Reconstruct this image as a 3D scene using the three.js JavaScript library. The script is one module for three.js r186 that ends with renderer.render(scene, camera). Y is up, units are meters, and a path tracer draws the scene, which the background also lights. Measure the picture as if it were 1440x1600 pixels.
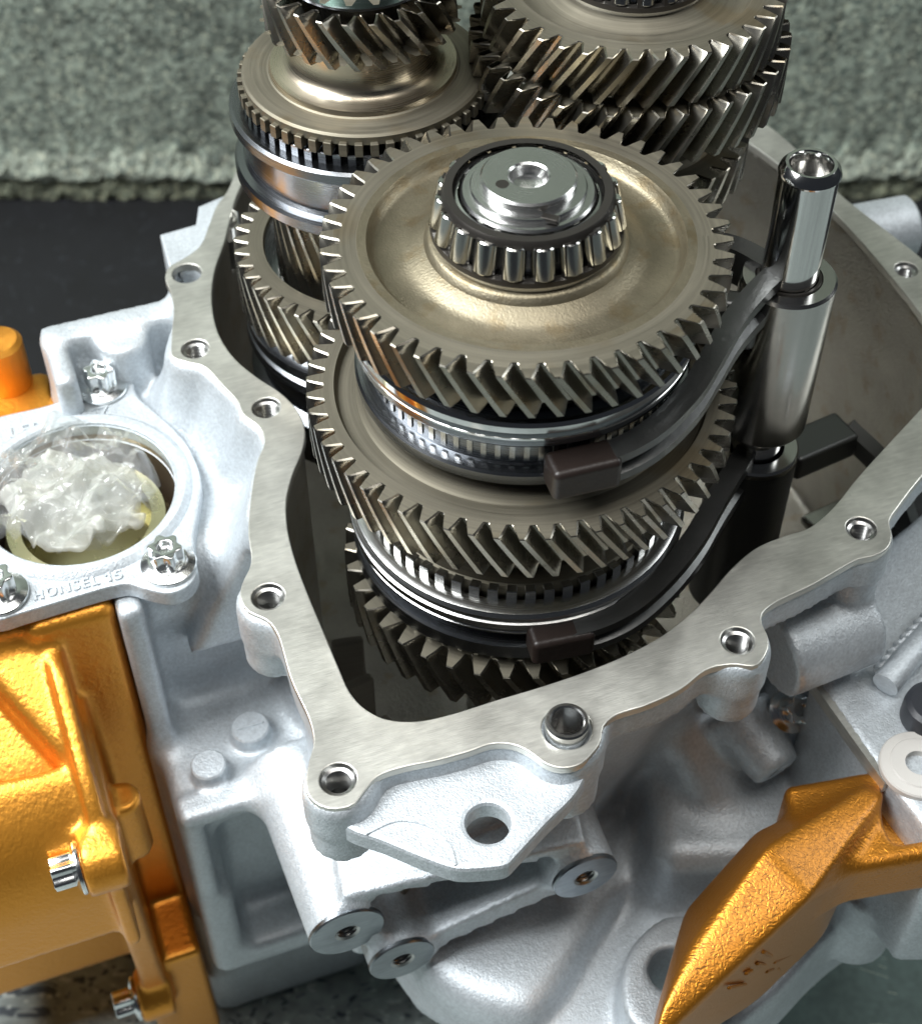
import * as THREE from 'three';
import { mergeGeometries, mergeVertices, toCreasedNormals } from 'three/addons/utils/BufferGeometryUtils.js';
import { ConvexGeometry } from 'three/addons/geometries/ConvexGeometry.js';
import { RoundedBoxGeometry } from 'three/addons/geometries/RoundedBoxGeometry.js';
import { TextGeometry } from 'three/addons/geometries/TextGeometry.js';
import { FontLoader } from 'three/addons/loaders/FontLoader.js';
import { RectAreaLightUniformsLib } from 'three/addons/lights/RectAreaLightUniformsLib.js';

/* ---------- camera, lamps, exposure ---------- */
const S = 0.001;                                   // shapes below are written in millimetres
const FOCAL = 2460, PITCH = 48.25 * Math.PI / 180, CAM = [-15.9, 333.6, 304.6];
const scene = new THREE.Scene();
const camera = new THREE.PerspectiveCamera(2 * Math.atan(800 / FOCAL) * 180 / Math.PI, 0.9, 0.01, 30);
camera.position.set(CAM[0] * S, CAM[1] * S, CAM[2] * S);
camera.rotation.set(-PITCH, 0, 0);
camera.focus = 0.41; camera.userData.fStop = 18;
const renderer = new THREE.WebGLRenderer({ antialias: true });
renderer.toneMapping = THREE.LinearToneMapping;
renderer.toneMappingExposure = 1.0;
renderer.shadowMap.enabled = true;
scene.background = new THREE.Color().setRGB(0.024, 0.027, 0.032);  // dim workshop beyond the lamps
RectAreaLightUniformsLib.init();
const LAMPS = [
  // [name, label, position (m), target (m), width, height, intensity, colour]
  ['lamp_panel', 'square white lamp panel hanging high before the bench', [-0.74, 0.98, 0.1], [-0.05, -0.08, 0], 0.7, 0.7, 23, [0.96, 0.99, 1.0]],
  ['lamp_panel_001', 'long white lamp panel hanging straight over the gearbox', [0.12, 1.35, 0.24], [0.02, 0, 0], 0.8, 0.5, 5, [1.0, 0.98, 0.94]],
  ['lamp_panel_002', 'narrow white lamp panel standing off beside the shift rod', [0.95, 0.6, -0.3], [0, 0, -0.05], 0.3, 0.55, 6, [0.94, 0.99, 1.0]],
];

/* ---------- helpers ---------- */
let seed = 7;
const rnd = () => { seed = (seed * 1664525 + 1013904223) >>> 0; return seed / 4294967296; };
const V3 = (x, y, z) => new THREE.Vector3(x, y, z);
const cp = Math.cos(PITCH), sp = Math.sin(PITCH);
function ray(px, py) { const a = (px - 720) / FOCAL, b = (800 - py) / FOCAL; return [a, b * cp - sp, -(b * sp + cp)]; }
// a direction read off the photograph, met with the level plane at height y (mm)
function P(px, py, y = 0) { const d = ray(px, py), t = (y - CAM[1]) / d[1]; return [CAM[0] + d[0] * t, y, CAM[2] + d[2] * t]; }
const CA = Math.cos(20 * Math.PI / 180), SA = Math.sin(20 * Math.PI / 180);   // the casting is turned 20 degrees
const fromAB = (a, b) => [CA * a + SA * b, -SA * a + CA * b];
function PB(px, py, b) { const d = ray(px, py), t = (b - (SA * CAM[0] + CA * CAM[2])) / (SA * d[0] + CA * d[2]); return [CAM[0] + d[0] * t, CAM[1] + d[1] * t, CAM[2] + d[2] * t]; }

function hash2(x, y, s) { let h = (x * 374761393 + y * 668265263 + s * 2147483647) | 0; h = Math.imul(h ^ (h >>> 13), 1274126177); h ^= h >>> 16; return (h >>> 0) / 4294967296; }
function vnoise(x, y, period, s) {
  const xi = Math.floor(x), yi = Math.floor(y), fx = x - xi, fy = y - yi, m = (v) => ((v % period) + period) % period;
  const u = fx * fx * (3 - 2 * fx), v = fy * fy * (3 - 2 * fy);
  const a = hash2(m(xi), m(yi), s), b = hash2(m(xi + 1), m(yi), s), c = hash2(m(xi), m(yi + 1), s), d = hash2(m(xi + 1), m(yi + 1), s);
  return a + (b - a) * u + (c - a) * v + (a - b - c + d) * u * v;
}
function fbm(u, v, base, oct, s) { let t = 0, w = 0, k = 1, p = base; for (let i = 0; i < oct; i++) { t += k * vnoise(u * p, v * p, p, s + i); w += k; k *= 0.55; p *= 2; } return t / w; }
function h3(x, y, z) { let h = (x * 374761393 + y * 668265263 + z * 1440662683) | 0; h = Math.imul(h ^ (h >>> 13), 1274126177); h ^= h >>> 16; return (h >>> 0) / 4294967296; }
function n3(x, y, z) {
  const xi = Math.floor(x), yi = Math.floor(y), zi = Math.floor(z), s = (t) => t * t * (3 - 2 * t), u = s(x - xi), v = s(y - yi), w = s(z - zi);
  const l = (a, b, t) => a + (b - a) * t, c = (i, j, k) => h3(xi + i, yi + j, zi + k);
  return l(l(l(c(0, 0, 0), c(1, 0, 0), u), l(c(0, 1, 0), c(1, 1, 0), u), v), l(l(c(0, 0, 1), c(1, 0, 1), u), l(c(0, 1, 1), c(1, 1, 1), u), v), w);
}
function tex(n, fn, mm, srgb = false, m = n) {      // a tile of mm millimetres
  const d = new Uint8Array(n * m * 4);
  for (let j = 0; j < m; j++) for (let i = 0; i < n; i++) {
    const c = fn(i / n, j / m), k = (j * n + i) * 4, a = Array.isArray(c) ? c : [c, c, c];
    for (let q = 0; q < 3; q++) d[k + q] = Math.max(0, Math.min(255, Math.round(a[q] * 255)));
    d[k + 3] = 255;
  }
  const t = new THREE.DataTexture(d, n, m); t.wrapS = t.wrapT = THREE.RepeatWrapping; t.magFilter = THREE.LinearFilter; t.minFilter = THREE.LinearMipmapLinearFilter;
  const [w, h] = Array.isArray(mm) ? mm : [mm, mm];
  t.repeat.set(1000 / w, 1000 / h); if (srgb) t.colorSpace = THREE.SRGBColorSpace; t.needsUpdate = true;
  return t;
}
const mix = (a, b, t) => a + (b - a) * t, clamp = (x, a = 0, b = 1) => Math.max(a, Math.min(b, x)), sstep = (a, b, x) => { const t = clamp((x - a) / (b - a)); return t * t * (3 - 2 * t); };
const mixc = (a, b, t) => a.map((v, i) => mix(v, b[i], t));

/* ---------- materials ---------- */
const T = {};
T.grain = tex(1024, (u, v) => 0.75 * fbm(u, v, 160, 2, 11) + 0.25 * fbm(u, v, 48, 2, 17), 60);
T.castRough = tex(512, (u, v) => 0.8 + 0.2 * fbm(u, v, 8, 5, 21), 70);
T.castColor = tex(512, (u, v) => { const n = fbm(u, v, 90, 2, 5), b = fbm(u, v, 6, 4, 9); const k = 0.92 + 0.13 * (n - 0.5) + 0.08 * (b - 0.5); return [k, k, k]; }, 60, true);
T.brushed = tex(1024, (u, v) => 0.55 * fbm(u * 0.12, v, 256, 2, 31) + 0.45 * fbm(u * 0.5, v * 0.5, 16, 4, 33), 60);
T.brushedColor = tex(512, (u, v) => { const n = fbm(u * 0.2, v, 128, 2, 41), b = fbm(u, v, 7, 5, 43), k = 0.86 + 0.10 * (n - 0.5) + 0.30 * (b - 0.5); return [k, k, k * 0.985]; }, 90, true);
T.turned = tex(512, (u, v) => clamp(0.35 + 0.65 * (0.55 * fbm(u * 0.06, v, 128, 3, 51) + 0.45 * fbm(u, v * 0.4, 10, 5, 53)) + 0.12), [1000, 14]);
T.ringColor = tex(512, (u, v) => { const r = fbm(u * 0.04, v, 90, 3, 55), p = fbm(u, v * 0.25, 8, 5, 57), q = fbm(u + 0.4, v * 0.2, 12, 4, 58), k = 0.82 + 0.16 * (r - 0.5) + 0.2 * (p - 0.5); return mixc([k, k * 0.985, k * 0.95], [k * 0.88, k * 0.77, k * 0.6], sstep(0.55, 0.8, q) * 0.4); }, [1000, 46], true);
T.oil = tex(512, (u, v) => { const b = fbm(u, v, 5, 6, 61), c = fbm(u + 0.2, v, 9, 4, 67), g = fbm(u, v, 90, 2, 63), k = 0.82 + 0.12 * (b - 0.5) + 0.05 * (g - 0.5); return mixc([k, k * 0.985, k * 0.95], [k * 0.86, k * 0.74, k * 0.56], sstep(0.56, 0.78, c) * 0.32); }, 55, true);
T.smear = tex(512, (u, v) => clamp(0.8 + 0.3 * (fbm(u, v, 6, 6, 71) - 0.5)), 45);
T.wrinkle = tex(512, (u, v) => { const w = fbm(u, v, 20, 3, 81) * 0.05; const n = fbm(u + w, v + w, 56, 3, 83); return 1 - Math.abs(2 * n - 1); }, [60, 60]);
T.wrinkleFine = tex(512, (u, v) => 0.7 * fbm(u, v, 60, 3, 84) + 0.3 * fbm(u, v, 14, 3, 85), 60);
T.concrete = tex(1024, (u, v) => {
  const a = fbm(u, v, 9, 6, 91), b = fbm(u, v, 60, 4, 93), c = fbm(u, v, 100, 3, 95), d = fbm(u + 0.3, v + 0.1, 120, 2, 97);
  let k = 0.52 + 0.3 * (a - 0.5) + 0.45 * (b - 0.5); let col = [k * 0.97, k * 1.02, k * 0.95];
  col = mixc(col, [0.24, 0.29, 0.28], sstep(0.6, 0.74, c) * 0.6); col = mixc(col, [0.72, 0.73, 0.66], sstep(0.66, 0.76, d) * 0.8);
  return col;
}, 260, true);
T.concreteBump = tex(1024, (u, v) => clamp(0.5 * fbm(u, v, 46, 4, 93) + 0.5 * (1 - sstep(0.58, 0.74, fbm(u, v, 80, 3, 95)))), 260);
T.bench = tex(1024, (u, v) => {
  const a = fbm(u, v, 8, 5, 101), b = fbm(u, v, 120, 3, 103), c = fbm(u + 0.07 * fbm(u, v, 30, 2, 9), v, 190, 2, 105), d = fbm(u + 0.37, v + 0.2, 210, 2, 107);
  const k = 0.6 + 0.2 * (a - 0.5) + 0.25 * (b - 0.5); let col = [k * 0.97, k * 1.02, k * 1.0];
  col = mixc(col, [0.2, 0.23, 0.27], sstep(0.64, 0.74, c) * 0.8); return mixc(col, [0.82, 0.84, 0.82], sstep(0.68, 0.78, d) * 0.8);
}, 210, true);
T.scratch = tex(1024, (() => {
  const N = 1024, g = new Float32Array(N * N); let s = 99; const r = () => { s = (s * 1664525 + 1013904223) >>> 0; return s / 4294967296; };
  for (let k = 0; k < 240; k++) { const x = r() * N, y = r() * N, L = 6 + r() * 60, an = 0.65 + (r() - 0.5) * 0.5, br = 0.25 + r() * 0.75; for (let t = 0; t < L; t += 0.5) { const i = (Math.floor(x + Math.cos(an) * t) + N) % N, j = (Math.floor(y + Math.sin(an) * t) + N) % N; g[j * N + i] = br; g[j * N + (i + 1) % N] = Math.max(g[j * N + (i + 1) % N], br * 0.6); } }
  return (u, v) => { const a = fbm(u, v, 6, 5, 111), b = fbm(u, v, 70, 2, 113), k = 0.4 + 0.12 * (a - 0.5) + 0.08 * (b - 0.5); return mixc([k * 0.86, k * 1.0, k * 0.98], [0.85, 0.86, 0.78], g[Math.floor(v * N) * N + Math.floor(u * N)]); };
})(), 190, true);
T.dust = tex(512, (u, v) => { const c = fbm(u, v, 40, 3, 121), d = fbm(u, v, 7, 4, 123), k = 0.1 + 0.06 * (d - 0.5); return mixc([k * 0.95, k, k * 1.12], [0.3, 0.32, 0.33], sstep(0.68, 0.8, c) * 0.5); }, 150, true);
const lin = (r, g, b) => new THREE.Color().setRGB(r, g, b);
const std = (c, o) => new THREE.MeshStandardMaterial({ color: lin(...c), ...o });
const phy = (c, o) => new THREE.MeshPhysicalMaterial({ color: lin(...c), ...o });
const M = {
  cast: std([0.64, 0.685, 0.72], { metalness: 0.55, roughness: 0.56, roughnessMap: T.castRough, map: T.castColor, bumpMap: T.grain, bumpScale: 0.00016 }),
  machined: std([0.80, 0.79, 0.75], { metalness: 0.85, roughness: 0.46, roughnessMap: T.castRough, map: T.brushedColor, bumpMap: T.brushed, bumpScale: 0.00005 }),
  bossFace: std([0.34, 0.37, 0.41], { metalness: 1, roughness: 0.3, map: T.brushedColor, bumpMap: T.brushed, bumpScale: 0.00003 }),  // shade of the boss ends put into the colour, darker than the machined flange
  thread: std([0.42, 0.42, 0.41], { metalness: 1, roughness: 0.28 }),
  gear: std([0.32, 0.303, 0.255], { metalness: 0.95, roughness: 0.72, map: T.ringColor, roughnessMap: T.turned, bumpMap: T.turned, bumpScale: 0.00001 }),
  tooth: std([0.48, 0.47, 0.44], { metalness: 1, roughness: 0.34, map: T.oil, roughnessMap: T.smear }),
  rough: std([0.37, 0.335, 0.255], { metalness: 0.92, roughness: 0.58, map: T.oil, roughnessMap: T.smear, bumpMap: T.grain, bumpScale: 0.00007 }),
  steel: std([0.58, 0.58, 0.57], { metalness: 1, roughness: 0.30, roughnessMap: T.turned, bumpMap: T.turned, bumpScale: 0.000008 }),
  sleeve: std([0.24, 0.25, 0.265], { metalness: 1, roughness: 0.30, roughnessMap: T.turned, bumpMap: T.turned, bumpScale: 0.000008 }),
  polished: std([0.66, 0.66, 0.65], { metalness: 1, roughness: 0.12 }),
  barrel: std([0.48, 0.47, 0.45], { metalness: 1, roughness: 0.26, roughnessMap: T.turned, bumpMap: T.turned, bumpScale: 0.00001 }),
  fork: std([0.12, 0.122, 0.12], { metalness: 0.9, roughness: 0.46, roughnessMap: T.smear, bumpMap: T.wrinkleFine, bumpScale: 0.00006 }),
  cage: std([0.055, 0.05, 0.045], { metalness: 0.7, roughness: 0.42, roughnessMap: T.smear }),
  roller: std([0.62, 0.62, 0.60], { metalness: 1, roughness: 0.14 }),
  pad: phy([0.016, 0.010, 0.008], { metalness: 0, roughness: 0.42, bumpMap: T.wrinkleFine, bumpScale: 0.0001 }),
  gold: phy([0.74, 0.31, 0.034], { metalness: 0.78, roughness: 0.36, clearcoat: 0.25, clearcoatRoughness: 0.35, bumpMap: T.wrinkleFine, bumpScale: 0.00022 }),
  goldRough: phy([0.50, 0.195, 0.018], { metalness: 0.85, roughness: 0.42, clearcoat: 0.3, clearcoatRoughness: 0.3, bumpMap: T.wrinkle, bumpScale: 0.0002 }),  // darker than the cover gold: some of the lever shading is in the colour
  zinc: std([0.78, 0.80, 0.80], { metalness: 1, roughness: 0.2 }),
  brass: std([0.62, 0.58, 0.36], { metalness: 0.9, roughness: 0.34, roughnessMap: T.smear }),
  bore: std([0.30, 0.24, 0.18], { metalness: 0.85, roughness: 0.4, roughnessMap: T.smear }),
  plastic: phy([0.97, 0.98, 0.97], { metalness: 0, roughness: 0.09, transmission: 0.9, thickness: 0, ior: 1.5, side: THREE.DoubleSide }),
  film: phy([0.90, 0.89, 0.85], { metalness: 0, roughness: 0.35, transmission: 0.6, thickness: 0, side: THREE.DoubleSide }),
  nylon: phy([0.50, 0.48, 0.45], { metalness: 0, roughness: 0.5 }),
  rubber: std([0.02, 0.022, 0.028], { metalness: 0, roughness: 0.45 }),
  concrete: std([0.74, 0.77, 0.74], { metalness: 0, roughness: 0.95, map: T.concrete, bumpMap: T.concreteBump, bumpScale: 0.002 }),
  fringe: std([0.62, 0.63, 0.6], { metalness: 0, roughness: 0.95, map: T.concrete, bumpMap: T.concreteBump, bumpScale: 0.003 }),
  bench: std([0.92, 0.94, 0.94], { metalness: 0.1, roughness: 0.55, map: T.bench }),
  scratched: std([0.95, 1.0, 0.98], { metalness: 0.3, roughness: 0.5, map: T.scratch }),
  mat: std([0.35, 0.36, 0.40], { metalness: 0, roughness: 0.6, map: T.dust }),
  neck: std([0.56, 0.49, 0.38], { metalness: 1, roughness: 0.36, roughnessMap: T.turned, bumpMap: T.turned, bumpScale: 0.000008 }),
  pale: std([1, 1, 0.96], { metalness: 0, roughness: 0.95, map: T.concrete, bumpMap: T.concreteBump, bumpScale: 0.004 }),
  crumb: std([0.95, 0.92, 0.76], { metalness: 0, roughness: 0.95, map: T.concrete, bumpMap: T.concreteBump, bumpScale: 0.003 }),
  inner: std([0.54, 0.54, 0.53], { metalness: 1, roughness: 0.42, roughnessMap: T.castRough, map: T.oil, bumpMap: T.grain, bumpScale: 0.0003 }),
  lampBody: std([0.6, 0.6, 0.6], { metalness: 0.2, roughness: 0.5 }),
};

for (const k of ['tooth', 'rough', 'bossFace', 'bore', 'brass', 'cast', 'machined', 'cage', 'fork']) M[k].userData.box = true;

/* ---------- geometry helpers (millimetres, world axes) ---------- */
function flat(g) { const q = g.index ? g.toNonIndexed() : g; for (const k of Object.keys(q.attributes)) if (!['position', 'normal', 'uv'].includes(k)) q.deleteAttribute(k); if (!q.attributes.normal) q.computeVertexNormals(); return q; }
function boxUV(g) {           // uv in metres, from the side a face points to
  const p = g.attributes.position, n = p.count, uv = new Float32Array(n * 2), a = V3(), b = V3(), c = V3();
  for (let i = 0; i < n; i += 3) {
    a.fromBufferAttribute(p, i); b.fromBufferAttribute(p, i + 1); c.fromBufferAttribute(p, i + 2);
    const e = b.clone().sub(a).cross(c.clone().sub(a)), x = Math.abs(e.x), y = Math.abs(e.y), z = Math.abs(e.z);
    for (let k = 0; k < 3; k++) {
      const X = p.getX(i + k), Y = p.getY(i + k), Z = p.getZ(i + k), q = (i + k) * 2;
      if (y >= x && y >= z) { uv[q] = 0.94 * X - 0.34 * Z; uv[q + 1] = 0.34 * X + 0.94 * Z; } else if (x >= z) { uv[q] = Z; uv[q + 1] = Y; } else { uv[q] = X; uv[q + 1] = Y; }
      uv[q] *= S; uv[q + 1] *= S;
    }
  }
  g.setAttribute('uv', new THREE.BufferAttribute(uv, 2)); return g;
}
function turnUV(g, x0, z0) {  // uv round an upright axis: turns, and metres along the profile
  const p = g.attributes.position, uv = new Float32Array(p.count * 2);
  for (let i = 0; i < p.count; i += 3) {
    let ref = null;
    for (let k = 0; k < 3; k++) { const X = p.getX(i + k) - x0, Z = p.getZ(i + k) - z0; let t = Math.atan2(Z, X) / (2 * Math.PI); if (ref === null) ref = t; else if (t - ref > 0.5) t -= 1; else if (ref - t > 0.5) t += 1; uv[(i + k) * 2] = t; uv[(i + k) * 2 + 1] = (Math.hypot(X, Z) - p.getY(i + k)) * S; }
  }
  g.setAttribute('uv', new THREE.BufferAttribute(uv, 2)); return g;
}
const merge = (list) => mergeGeometries(list.map((g) => { const f = flat(g); if (!f.attributes.uv) boxUV(f); return f; }));
function lathe(prof, x0 = 0, z0 = 0, seg = 96, crease = 0.5) {
  let g = new THREE.LatheGeometry(prof.map(([r, y]) => new THREE.Vector2(Math.max(r, 1e-4), y)), seg);
  g.translate(x0, 0, z0); g = flat(g); g.deleteAttribute('uv'); g = toCreasedNormals(g, crease); return turnUV(g, x0, z0);
}
// a turned body whose outline is walked from the top centre outwards and down
const turned = (prof, x0, z0, seg, crease) => lathe(prof.slice().reverse(), x0, z0, seg, crease);
function ext(pts, y0, y1, holes = [], bevel = 0.4, curve = 24) {     // level plate from an outline of [x, z]
  const sh = new THREE.Shape(pts.map(([x, z]) => new THREE.Vector2(x, -z)));
  for (const h of holes) { const q = new THREE.Path(); if (Array.isArray(h[0])) q.setFromPoints(h.map(([x, z]) => new THREE.Vector2(x, -z))); else q.absarc(h[0], -h[1], h[2], 0, Math.PI * 2, true); sh.holes.push(q); }
  const g = new THREE.ExtrudeGeometry(sh, { depth: y1 - y0 - 2 * bevel, bevelEnabled: bevel > 0, bevelSize: bevel, bevelThickness: bevel, bevelOffset: -bevel, bevelSegments: 2, curveSegments: curve });
  g.rotateX(-Math.PI / 2); g.translate(0, y0 + bevel, 0); const f = flat(g); f.deleteAttribute('uv'); return boxUV(toCreasedNormals(f, 0.25));
}
function aim(g, at, dir) { const q = new THREE.Quaternion().setFromUnitVectors(V3(0, 1, 0), V3(...dir).normalize()); g.applyQuaternion(q); g.translate(...at); return g; }
function smoothLoop(pts, n = 360) { const c = new THREE.CatmullRomCurve3(pts.map(([x, z]) => V3(x, 0, z)), true, 'centripetal'); return c.getSpacedPoints(n).slice(0, n).map((p) => [p.x, p.z]); }
function sweep(path, section, up = V3(0, 1, 0), n = 40) {     // section: [[across, along up], ...] closed; may change along the path
  const c = new THREE.CatmullRomCurve3(path.map((p) => V3(...p)), false, 'centripetal'), rows = [], pos = [];
  for (let i = 0; i <= n; i++) { const t = i / n, p = c.getPointAt(t), d = c.getTangentAt(t), side = d.clone().cross(up).normalize(), u = side.clone().cross(d).normalize(); rows.push((typeof section === 'function' ? section(t) : section).map(([a, b]) => p.clone().addScaledVector(side, a).addScaledVector(u, b))); }
  const tri = (a, b, c2) => pos.push(...a.toArray(), ...b.toArray(), ...c2.toArray()), m = rows[0].length;
  for (let i = 0; i < n; i++) for (let k = 0; k < m; k++) { const a = rows[i][k], b = rows[i][(k + 1) % m], c2 = rows[i + 1][k], d = rows[i + 1][(k + 1) % m]; tri(a, c2, b); tri(b, c2, d); }
  const sec = (typeof section === 'function' ? section(0) : section).map(([a, b]) => new THREE.Vector2(a, b)), faces = THREE.ShapeUtils.triangulateShape(sec, []);
  for (const f of faces) { tri(rows[0][f[0]], rows[0][f[1]], rows[0][f[2]]); tri(rows[n][f[2]], rows[n][f[1]], rows[n][f[0]]); }
  const g = new THREE.BufferGeometry(); g.setAttribute('position', new THREE.Float32BufferAttribute(pos, 3)); g.computeVertexNormals(); return boxUV(toCreasedNormals(g, 0.6));
}
function rbox(w, h, d, r = 1, at = [0, 0, 0], turn = 0) { const g = new RoundedBoxGeometry(w, h, d, 3, r); g.rotateY(turn); g.translate(...at); const f = flat(g); f.deleteAttribute('uv'); return boxUV(f); }
const base = new WeakMap(), taken = {};
function numbered(n) { const k = taken[n] = (taken[n] ?? -1) + 1; return k ? `${n}_${String(k).padStart(3, '0')}` : n; }
function thing(name, label, category, at = [0, 0, 0], group) { const o = new THREE.Group(); o.name = numbered(name); o.position.set(at[0] * S, at[1] * S, at[2] * S); o.userData = { label, category }; if (group) o.userData.group = group; base.set(o, at); scene.add(o); return o; }
function part(name, g, m, parent, label) {
  const list = Array.isArray(g) ? g : [g]; let q = list.length > 1 ? merge(list) : flat(list[0]); q = q.clone(); if (!q.attributes.uv || m.userData.box) boxUV(q);
  const at = base.get(parent) ?? [0, 0, 0]; q = q.clone(); q.translate(-at[0], -at[1], -at[2]); q.scale(S, S, S);
  const o = new THREE.Mesh(q, m); o.name = name; o.castShadow = o.receiveShadow = true; if (label) o.userData.label = label; base.set(o, at); parent.add(o); return o;
}
function structure(name, g, m, label) { const o = part(name, g, m, scene, label); o.userData.kind = 'structure'; return o; }

/* ---------- a solid from a distance field, meshed with surface nets ---------- */
function solid(sdf, lo, hi, h) {
  const nx = Math.ceil((hi[0] - lo[0]) / h) + 1, ny = Math.ceil((hi[1] - lo[1]) / h) + 1, nz = Math.ceil((hi[2] - lo[2]) / h) + 1, f = new Float32Array(nx * ny * nz), B = 8;
  const at = (i, j, k) => (k * ny + j) * nx + i;
  const fill = (i0, j0, k0, B) => {
    const c = (B - 1) / 2, d = sdf(lo[0] + (i0 + c) * h, lo[1] + (j0 + c) * h, lo[2] + (k0 + c) * h);
    if (Math.abs(d) > (B * 0.87 + 2.2) * h * 1.15) { for (let k = k0; k < Math.min(nz, k0 + B); k++) for (let j = j0; j < Math.min(ny, j0 + B); j++) f.fill(d, at(i0, j, k), at(Math.min(nx, i0 + B) - 1, j, k) + 1); return; }
    if (B > 4) { const q = B / 2; for (let n = 0; n < 8; n++) { const i = i0 + (n & 1) * q, j = j0 + ((n >> 1) & 1) * q, k = k0 + (n >> 2) * q; if (i < nx && j < ny && k < nz) fill(i, j, k, q); } return; }
    for (let k = k0; k < Math.min(nz, k0 + B); k++) for (let j = j0; j < Math.min(ny, j0 + B); j++) for (let i = i0; i < Math.min(nx, i0 + B); i++) f[at(i, j, k)] = sdf(lo[0] + i * h, lo[1] + j * h, lo[2] + k * h);
  };
  for (let k = 0; k < nz; k += 16) for (let j = 0; j < ny; j += 16) for (let i = 0; i < nx; i += 16) fill(i, j, k, 16);
  const id = new Int32Array(nx * ny * nz).fill(-1), pos = [], E = [[0, 1], [2, 3], [4, 5], [6, 7], [0, 2], [1, 3], [4, 6], [5, 7], [0, 4], [1, 5], [2, 6], [3, 7]];
  const v = new Float32Array(8);
  for (let k = 0; k < nz - 1; k++) for (let j = 0; j < ny - 1; j++) for (let i = 0; i < nx - 1; i++) {
    let mask = 0; for (let c = 0; c < 8; c++) { v[c] = f[at(i + (c & 1), j + ((c >> 1) & 1), k + (c >> 2))]; if (v[c] < 0) mask |= 1 << c; }
    if (mask === 0 || mask === 255) continue;
    let x = 0, y = 0, z = 0, n = 0;
    for (const [a, b] of E) if ((v[a] < 0) !== (v[b] < 0)) { const t = v[a] / (v[a] - v[b]); x += (a & 1) + t * ((b & 1) - (a & 1)); y += ((a >> 1) & 1) + t * (((b >> 1) & 1) - ((a >> 1) & 1)); z += (a >> 2) + t * ((b >> 2) - (a >> 2)); n++; }
    id[at(i, j, k)] = pos.length / 3; pos.push(lo[0] + (i + x / n) * h, lo[1] + (j + y / n) * h, lo[2] + (k + z / n) * h);
  }
  const idx = [];
  const quad = (a, b, c, d, flip) => { if (a < 0 || b < 0 || c < 0 || d < 0) return; if (flip) idx.push(a, c, b, b, c, d); else idx.push(a, b, c, b, d, c); };
  for (let k = 1; k < nz - 1; k++) for (let j = 1; j < ny - 1; j++) for (let i = 1; i < nx - 1; i++) {
    const s = f[at(i, j, k)] < 0;
    if (s !== (f[at(i + 1, j, k)] < 0)) quad(id[at(i, j - 1, k - 1)], id[at(i, j, k - 1)], id[at(i, j - 1, k)], id[at(i, j, k)], !s);
    if (s !== (f[at(i, j + 1, k)] < 0)) quad(id[at(i - 1, j, k - 1)], id[at(i, j, k - 1)], id[at(i - 1, j, k)], id[at(i, j, k)], s);
    if (s !== (f[at(i, j, k + 1)] < 0)) quad(id[at(i - 1, j - 1, k)], id[at(i, j - 1, k)], id[at(i - 1, j, k)], id[at(i, j, k)], !s);
  }
  const nor = new Float32Array(pos.length);
  for (let q = 0; q < pos.length; q += 3) {      // normals from the sampled field
    const u = clamp((pos[q] - lo[0]) / h, 1, nx - 2.01), v2 = clamp((pos[q + 1] - lo[1]) / h, 1, ny - 2.01), w = clamp((pos[q + 2] - lo[2]) / h, 1, nz - 2.01), i = Math.floor(u), j = Math.floor(v2), k = Math.floor(w), fu = u - i, fv = v2 - j, fw = w - k;
    let a = 0, b = 0, c = 0;
    for (let n = 0; n < 8; n++) { const I = i + (n & 1), J = j + ((n >> 1) & 1), K = k + (n >> 2), g = ((n & 1) ? fu : 1 - fu) * (((n >> 1) & 1) ? fv : 1 - fv) * ((n >> 2) ? fw : 1 - fw), o = at(I, J, K); a += g * (f[o + 1] - f[o - 1]); b += g * (f[o + nx] - f[o - nx]); c += g * (f[o + nx * ny] - f[o - nx * ny]); }
    const l = Math.hypot(a, b, c) || 1; nor[q] = a / l; nor[q + 1] = b / l; nor[q + 2] = c / l;
  }
  for (let q = 0; q < idx.length; q += 3) {     // wind every face the way the field grows
    const a = idx[q] * 3, b = idx[q + 1] * 3, c = idx[q + 2] * 3, ux = pos[b] - pos[a], uy = pos[b + 1] - pos[a + 1], uz = pos[b + 2] - pos[a + 2], wx = pos[c] - pos[a], wy = pos[c + 1] - pos[a + 1], wz = pos[c + 2] - pos[a + 2];
    const sx = nor[a] + nor[b] + nor[c], sy = nor[a + 1] + nor[b + 1] + nor[c + 1], sz = nor[a + 2] + nor[b + 2] + nor[c + 2];
    if ((uy * wz - uz * wy) * sx + (uz * wx - ux * wz) * sy + (ux * wy - uy * wx) * sz < 0) { const t = idx[q + 1]; idx[q + 1] = idx[q + 2]; idx[q + 2] = t; }
  }
  const g = new THREE.BufferGeometry(); g.setAttribute('position', new THREE.Float32BufferAttribute(pos, 3)); g.setAttribute('normal', new THREE.BufferAttribute(nor, 3)); g.setIndex(idx);
  return boxUV(g.toNonIndexed());
}
const hyp = (a, b, c = 0) => Math.sqrt(a * a + b * b + c * c);
const smin = (a, b, k) => { const h = Math.max(k - Math.abs(a - b), 0) / k; return Math.min(a, b) - h * h * k * 0.25; };
const smax = (a, b, k) => -smin(-a, -b, k);
const boxd = (x, y, z, x0, x1, y0, y1, z0, z1, r = 0) => { const qx = Math.abs(x - (x0 + x1) / 2) - (x1 - x0) / 2 + r, qy = Math.abs(y - (y0 + y1) / 2) - (y1 - y0) / 2 + r, qz = Math.abs(z - (z0 + z1) / 2) - (z1 - z0) / 2 + r; return hyp(Math.max(qx, 0), Math.max(qy, 0), Math.max(qz, 0)) + Math.min(Math.max(qx, qy, qz), 0) - r; };
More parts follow.
